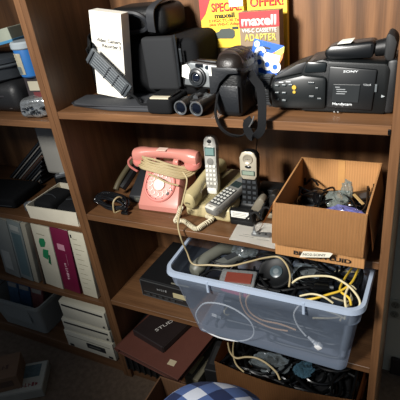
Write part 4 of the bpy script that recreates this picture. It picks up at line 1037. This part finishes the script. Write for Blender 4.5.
t = thing('black_device', 'flat black device under the grey panel in the left bookcase', 'electronics', (-.17, .22, Z2))
G().box((-.09, -.060, 0), (.13, .06, .066), .004).build('housing', BLK, t, True)
G().box((-.10, -.057, .012), (.10, -.054, .016)).build('seam_line', GREY, t)
for i, (px, lb, c) in enumerate([((-.262, .045, .062), 'small grey gadget left of the white tray rim', '#5b6064'), ((-.215, .158, .075), 'silver grey gadget lying behind the white tray', '#4c5055'), ((-.165, .175, .085), 'grey glossy strip shaped gadget by the upright behind the white tray', '#53585c')]):
    t = thing('small_gadget', lb, 'gadget', (px[0], px[1], Z2 + (0 if i == 0 else .0665)), (0, 0, .3 + i*.4))
    G().box((-.022, -.010, 0), (.022, .010, .012 if i else .028), .004, 3).build('shell', mat(c, .3), t, True)
    G().box((-.008, -.006, .0118 if i else .0275), (.010, .006, .0135 if i else .030), .001).build('window', mat('#9aa0a4', .2), t)
t = thing('cable_case', 'flat black zipped case at the left of the middle shelf, left bookcase', 'case', (-.43, .09, Z2), (0, 0, .1))
G().box((-.13, -.07, 0), (.10, .07, .034), .010, 3).sub(1).jitter(.003, 15, 3).build('case_body', BLK_FAB, t, True)
G().tube([(-.12, -.071, .012), (-.02, -.073, .013), (.09, -.071, .012)], .0015).build('zipper', DGREY, t, True)
# leaning sleeves
ANG = math.radians(37); NS = 11
cols = {3: '#2a2d31', 4: '#5c3d2b', 7: '#24272b'}
nms = ['topmost black sleeve of the leaning stack in the left bookcase', 'black sleeve right under the topmost one of the leaning stack', 'third black sleeve from the top of the leaning stack', 'charcoal sleeve with a pale edge directly above the brown one', 'brown sleeve in the middle of the leaning stack, left bookcase', 'black sleeve directly under the brown one in the leaning stack', 'black sleeve second under the brown one in the leaning stack', 'dark grey sleeve with a pale edge below the brown one', 'black sleeve third from the bottom of the leaning stack', 'black sleeve second from the bottom of the leaning stack', 'lowest black sleeve of the leaning stack, touching the shelf']
for i in range(NS):
    off = i * .0118
    # point near the upper right end of each sleeve, stack stepping down to the right
    ex, ez = -.285 + off * math.sin(ANG) - .016 * i, .797 - off * math.cos(ANG) - .009 * i
    t = thing('record_sleeve', nms[i], 'sleeve', (ex, .195, ez), (0, -ANG, math.radians(0)))
    L_ = min(.30, (ez - Z2 - .008) / math.sin(ANG))
    G().box((-L_, 0, 0), (0, .10, .0085), .0006, 1).build('sleeve', mat(cols.get(i, '#101216'), .4), t)
    G().box((-L_ + .002, -.0012, .002), (-.002, .0005, .0055)).build('paper_edge', mat('#85827c' if i in (1, 3, 7, 9) else '#2c3034', .5), t)

# binders shelf
def binder(xt0, xt1, xb0, xb1, h, m, label, y=.012, extra=None, z=Z3, d=.20, cat='binder'):
    w = xt1 - xt0; lean = math.atan2(xt0 - xb0, h)
    t = thing('ring_binder', label, cat, (xb0, y, z + abs(math.sin(lean)) * w * (1 if lean > 0 else 0)), (0, lean, 0))
    G().box((0, 0, 0), (w, d, h), .003, 2).build('cover', m, t, True)
    G().box((.003, .004, h - .002), (w - .003, d - .004, h + .0008)).build('page_edges', mat('#b5b0a0', .8), t)
    return t, w
def smooth(*a): pass
t, w = binder(-.44, -.367, -.478, -.405, .248, mat('#7f827c', .55), 'pale grey binder at the far left of the binder row')
G().box((.012, -.0008, .03), (.05, .0002, .11)).build('spine_label', mat('#9b9c94', .6), t)
t, w = binder(-.364, -.306, -.402, -.344, .250, mat('#79827f', .5), 'grey binder with a blue green spine panel, second from the left in the row')
G().box((.010, -.0008, .02), (w - .008, .0002, .20), .0002).build('spine_panel', mat('#53686b', .5), t)
G().box((.010, -.0010, .212), (w - .010, .0002, .232), .0002).build('spine_label', mat('#a7aaa2', .6), t)
t, w = binder(-.304, -.282, -.341, -.319, .250, mat('#a29d8b', .6), 'thin cream folder squeezed between the blue green binder and the next')
t, w = binder(-.266, -.258, -.300, -.292, .235, mat('#4a3a2e', .6), 'narrow brown board beside the green lettered white binder')
t, w = binder(-.257, -.181, -.284, -.208, .251, mat('#c2bda9', .5), 'cream white binder with green shapes on its spine')
GR = mat('#1f7a4e', .5)
G().prism([(.022, .165), (.040, .170), (.048, .190), (.044, .204), (.026, .200), (.020, .185)], 'Y', -.001, .0002).build('green_mark', GR, t)
G().prism([(.022, .125), (.040, .118), (.046, .135), (.052, .160), (.030, .158), (.026, .145)], 'Y', -.001, .0002).build('green_mark', GR, t)
G().prism([(.040, .105), (.050, .100), (.054, .140), (.048, .140)], 'Y', -.001, .0002).build('green_mark', mat('#185c3b', .5), t)
G().box((.018, -.0008, .215), (.050, .0002, .219)).build('spine_line', mat('#a09b88', .6), t)
t, w = binder(-.178, -.108, -.204, -.134, .252, mat('#6b1638', .4), 'maroon binder with a small pink label, between the cream ones')
G().box((.018, -.001, .172), (.046, .0002, .194)).build('pink_label', mat('#c08a9a', .5), t)
marks(7, mat('#c9a0ac', .5), t, (.036, -.0006, .085), .07, .012, right=(0, 0, -1), up=(1, 0, 0))
G().box((.045, -.0007, .115), (.0465, .0002, .160)).build('thin_print', mat('#a0697c', .5), t)
t, w = binder(-.105, -.046, -.122, -.063, .252, mat('#c9c4ae', .55), 'cream book with lines of text on its spine beside the upright')
g = G()
for k in range(11): g.box((.012, -.0007, .225 - k*.019), (.030 + .018*((k*7) % 3)/2, .0002, .2265 - k*.019))
g.build('printed_lines', mat('#8a8672', .6), t)
G().box((.006, -.0009, .228), (.011, .0002, .240)).build('dark_logo', INK, t)

# bottom: plastic bin with magazines
t = thing('magazine_bin', 'milky plastic bin holding magazines at the bottom of the left bookcase', 'bin', (0, 0, Z4))
MB_ = clear('milky_bin', '#8d8f88', .85, .45, .05)
B1 = [(-.60, .010), (-.382, .012), (-.378, .22), (-.60, .22)]; T1 = [(-.62, -.012), (-.356, -.008), (-.35, .235), (-.62, .235)]
def l1(f): return [(B1[i][0]*(1-f) + T1[i][0]*f, B1[i][1]*(1-f) + T1[i][1]*f) for i in range(4)]
def rp(c4, r, z, inset=0): return ringpts(c4, r, z, 4, inset)
g = G(); g.rings([rp(l1(0), .012, .002), rp(l1(.9), .014, .145)], cap=False); g.bm.faces.new([v for v in list(g.bm.verts)[:20]][::-1]); g.build('bin_walls', MB_, t, True)
g = G(); g.rings([rp(l1(1), .014, .146, .0), rp(l1(1), .014, .156, .0), rp(l1(1), .016, .156, -.008), rp(l1(1), .016, .144, -.008)], closed=True); g.build('rim', MB_, t, True)
G().box((-.56, -.0045, .055), (-.42, .001, .12), .003).build('molded_panel', MB_, t)
for i, (x0, x1, c, lb) in enumerate([(-.585, -.53, '#3f5a70', 'blue grey magazine in the milky bin, left of the others'), (-.525, -.465, '#2c4a66', 'blue magazine in the milky bin next to the red patterned one'), (-.46, -.40, '#6b3f3c', 'red patterned magazine in the milky bin, right end')]):
    t = thing('magazine', lb, 'magazine', ((x0 + x1)/2, .035, Z4 + .004), (math.radians(-12), 0, 0))
    G().box((-(x1-x0)/2, 0, 0), ((x1-x0)/2, .012, .175), .001).build('cover', mat(c, .5, var=.6, vscale=60), t)
    G().box((-(x1-x0)/2 + .006, -.0008, .145), ((x1-x0)/2 - .006, .0003, .162)).build('title_band', mat('#8f8a80', .5), t)
    G().box((-(x1-x0)/2 + .001, .002, .1745), ((x1-x0)/2 - .001, .010, .1758)).build('page_edges', CREAM, t)

# white drives / printers
def drive(x0, x1, z0, z1, y, label, style):
    t = thing('disk_drive', label, 'electronics', ((x0 + x1)/2, y, z0), (0, 0, math.radians((-1, .5, -.5)[style])))
    w = (x1 - x0)/2; h = z1 - z0
    PW = mat('#bdb9a6', .45, var=.04)
    G().box((-w, 0, .003), (w, .22, h), .004, 2).build('housing', PW, t, True)
    F = G().box((-w + .001, -.004, .004), (w - .001, .001, h - .002), .002).build('front_panel', mat('#c4c0ae', .45, var=.04), t, True)
    if style < 2:
        G().box((-w + .010, -.0050, h - .020), (w - .010, -.0035, h - .013)).build('dark_slot', INK, F)
        g = G()
        for k in range(1 + style): g.cyl((w - .016, -.004, .016 + k*.0), (w - .016, -.0065, .016), .004, n=12)
        g.build('power_button', mat('#4b4a44', .4), F, True)
    else:
        G().box((-.012, -.0050, .026), (.070, -.0035, .050), .0005).build('dark_window', INK, F)
        G().box((.000, -.0062, .036), (.050, -.0045, .040), .0005).build('slot_lip', mat('#53524b', .4), F)
        for x in (-w + .012, w - .030): G().box((x, -.0052, .008), (x + .018, -.0035, .018), .0005).build('corner_vent', INK, F)
        g = G(); g.box((-w + .012, -.005, .058), (w - .015, -.0035, .060)); g.build('seam_line', mat('#77756a', .5), F)
    for sx in (-w + .02, w - .02): G().cyl((sx, .03, 0), (sx, .03, .004), .007, n=10).build('foot', INK, t)
    return t
drive(-.262, -.045, Z4, Z4 + .082, .0, 'cream computer unit with a dark window, bottom of the stack of three', 2)
drive(-.255, -.045, Z4 + .0825, Z4 + .138, .003, 'slim cream drive in the middle of the stack of three', 1)
drive(-.243, -.045, Z4 + .1385, Z4 + .218, .005, 'cream drive on top of the stack of three under the binders', 0)

# boxes on the carpet
t = thing('picture_box', 'flat white picture box lying on the carpet at the lower left', 'box', (-.247, -.172, 0), (0, 0, math.radians(33)))
G().box((-.26, 0, 0), (0, .128, .036), .002).build('box_body', mat('#8b887b', .6), t)
G().box((-.255, .004, .036), (-.004, .124, .0368)).build('cover_sheet', mat('#a9a798', .6, var=.25, vscale=40), t)
G().box((-.10, .060, .0368), (-.020, .115, .0374)).build('cover_picture', mat('#4f5f60', .6, var=.5, vscale=70), t)
marks(6, mat('#7a3636', .6), t, (-.052, .030, .0372), .07, .020, right=(1, 0, 0), up=(0, 1, 0))
t = thing('small_carton', 'small brown carton with faded print on top of the white picture box', 'box', (-.318, -.193, .0378), (0, 0, math.radians(38)))
G().box((-.20, 0, 0), (0, .108, .062), .002).build('carton', mat('#6e523a', .7, var=.2), t)
marks(5, mat('#4a3122', .7), t, (-.060, .05, .0622), .06, .022, right=(1, 0, 0), up=(0, 1, 0))
G().box((-.19, -.0008, .02), (-.02, .0003, .045)).build('side_print', mat('#4e3a2c', .7), t)

# ------------------------------------------------------------------ camera, light
cam = bpy.data.cameras.new('camera'); co = bpy.data.objects.new('camera', cam); COL.objects.link(co)
cam.sensor_width = 36; cam.sensor_fit = 'HORIZONTAL'; cam.lens = 36 * 448.361 / 400; cam.clip_start = .02
co.matrix_world = Matrix(((0.894387, -0.116383, 0.431887, 0.81267), (0.430907, 0.483143, -0.762163, -0.78920), (-0.119960, 0.867772, 0.482267, 1.25968), (0, 0, 0, 1)))
SC.camera = co
def area(loc, target, sx, sy, power, col, name):
    l = bpy.data.lights.new(name, 'AREA'); l.shape = 'RECTANGLE'; l.size = sx; l.size_y = sy; l.energy = power; l.color = col
    o = bpy.data.objects.new(name, l); COL.objects.link(o); o.location = loc
    o.rotation_euler = (Vector(target) - Vector(loc)).to_track_quat('-Z', 'Y').to_euler(); return o
wl = area((-.02, -1.45, 1.95), (.58, .2, 1.08), .34, .34, 15, (1, .97, .92), 'window_light')
wl.data.spread = math.radians(66)
W = bpy.data.worlds.new('World'); SC.world = W; W.use_nodes = True
bgn = W.node_tree.nodes['Background']; bgn.inputs['Color'].default_value = (.66, .78, 1, 1); bgn.inputs['Strength'].default_value = .14
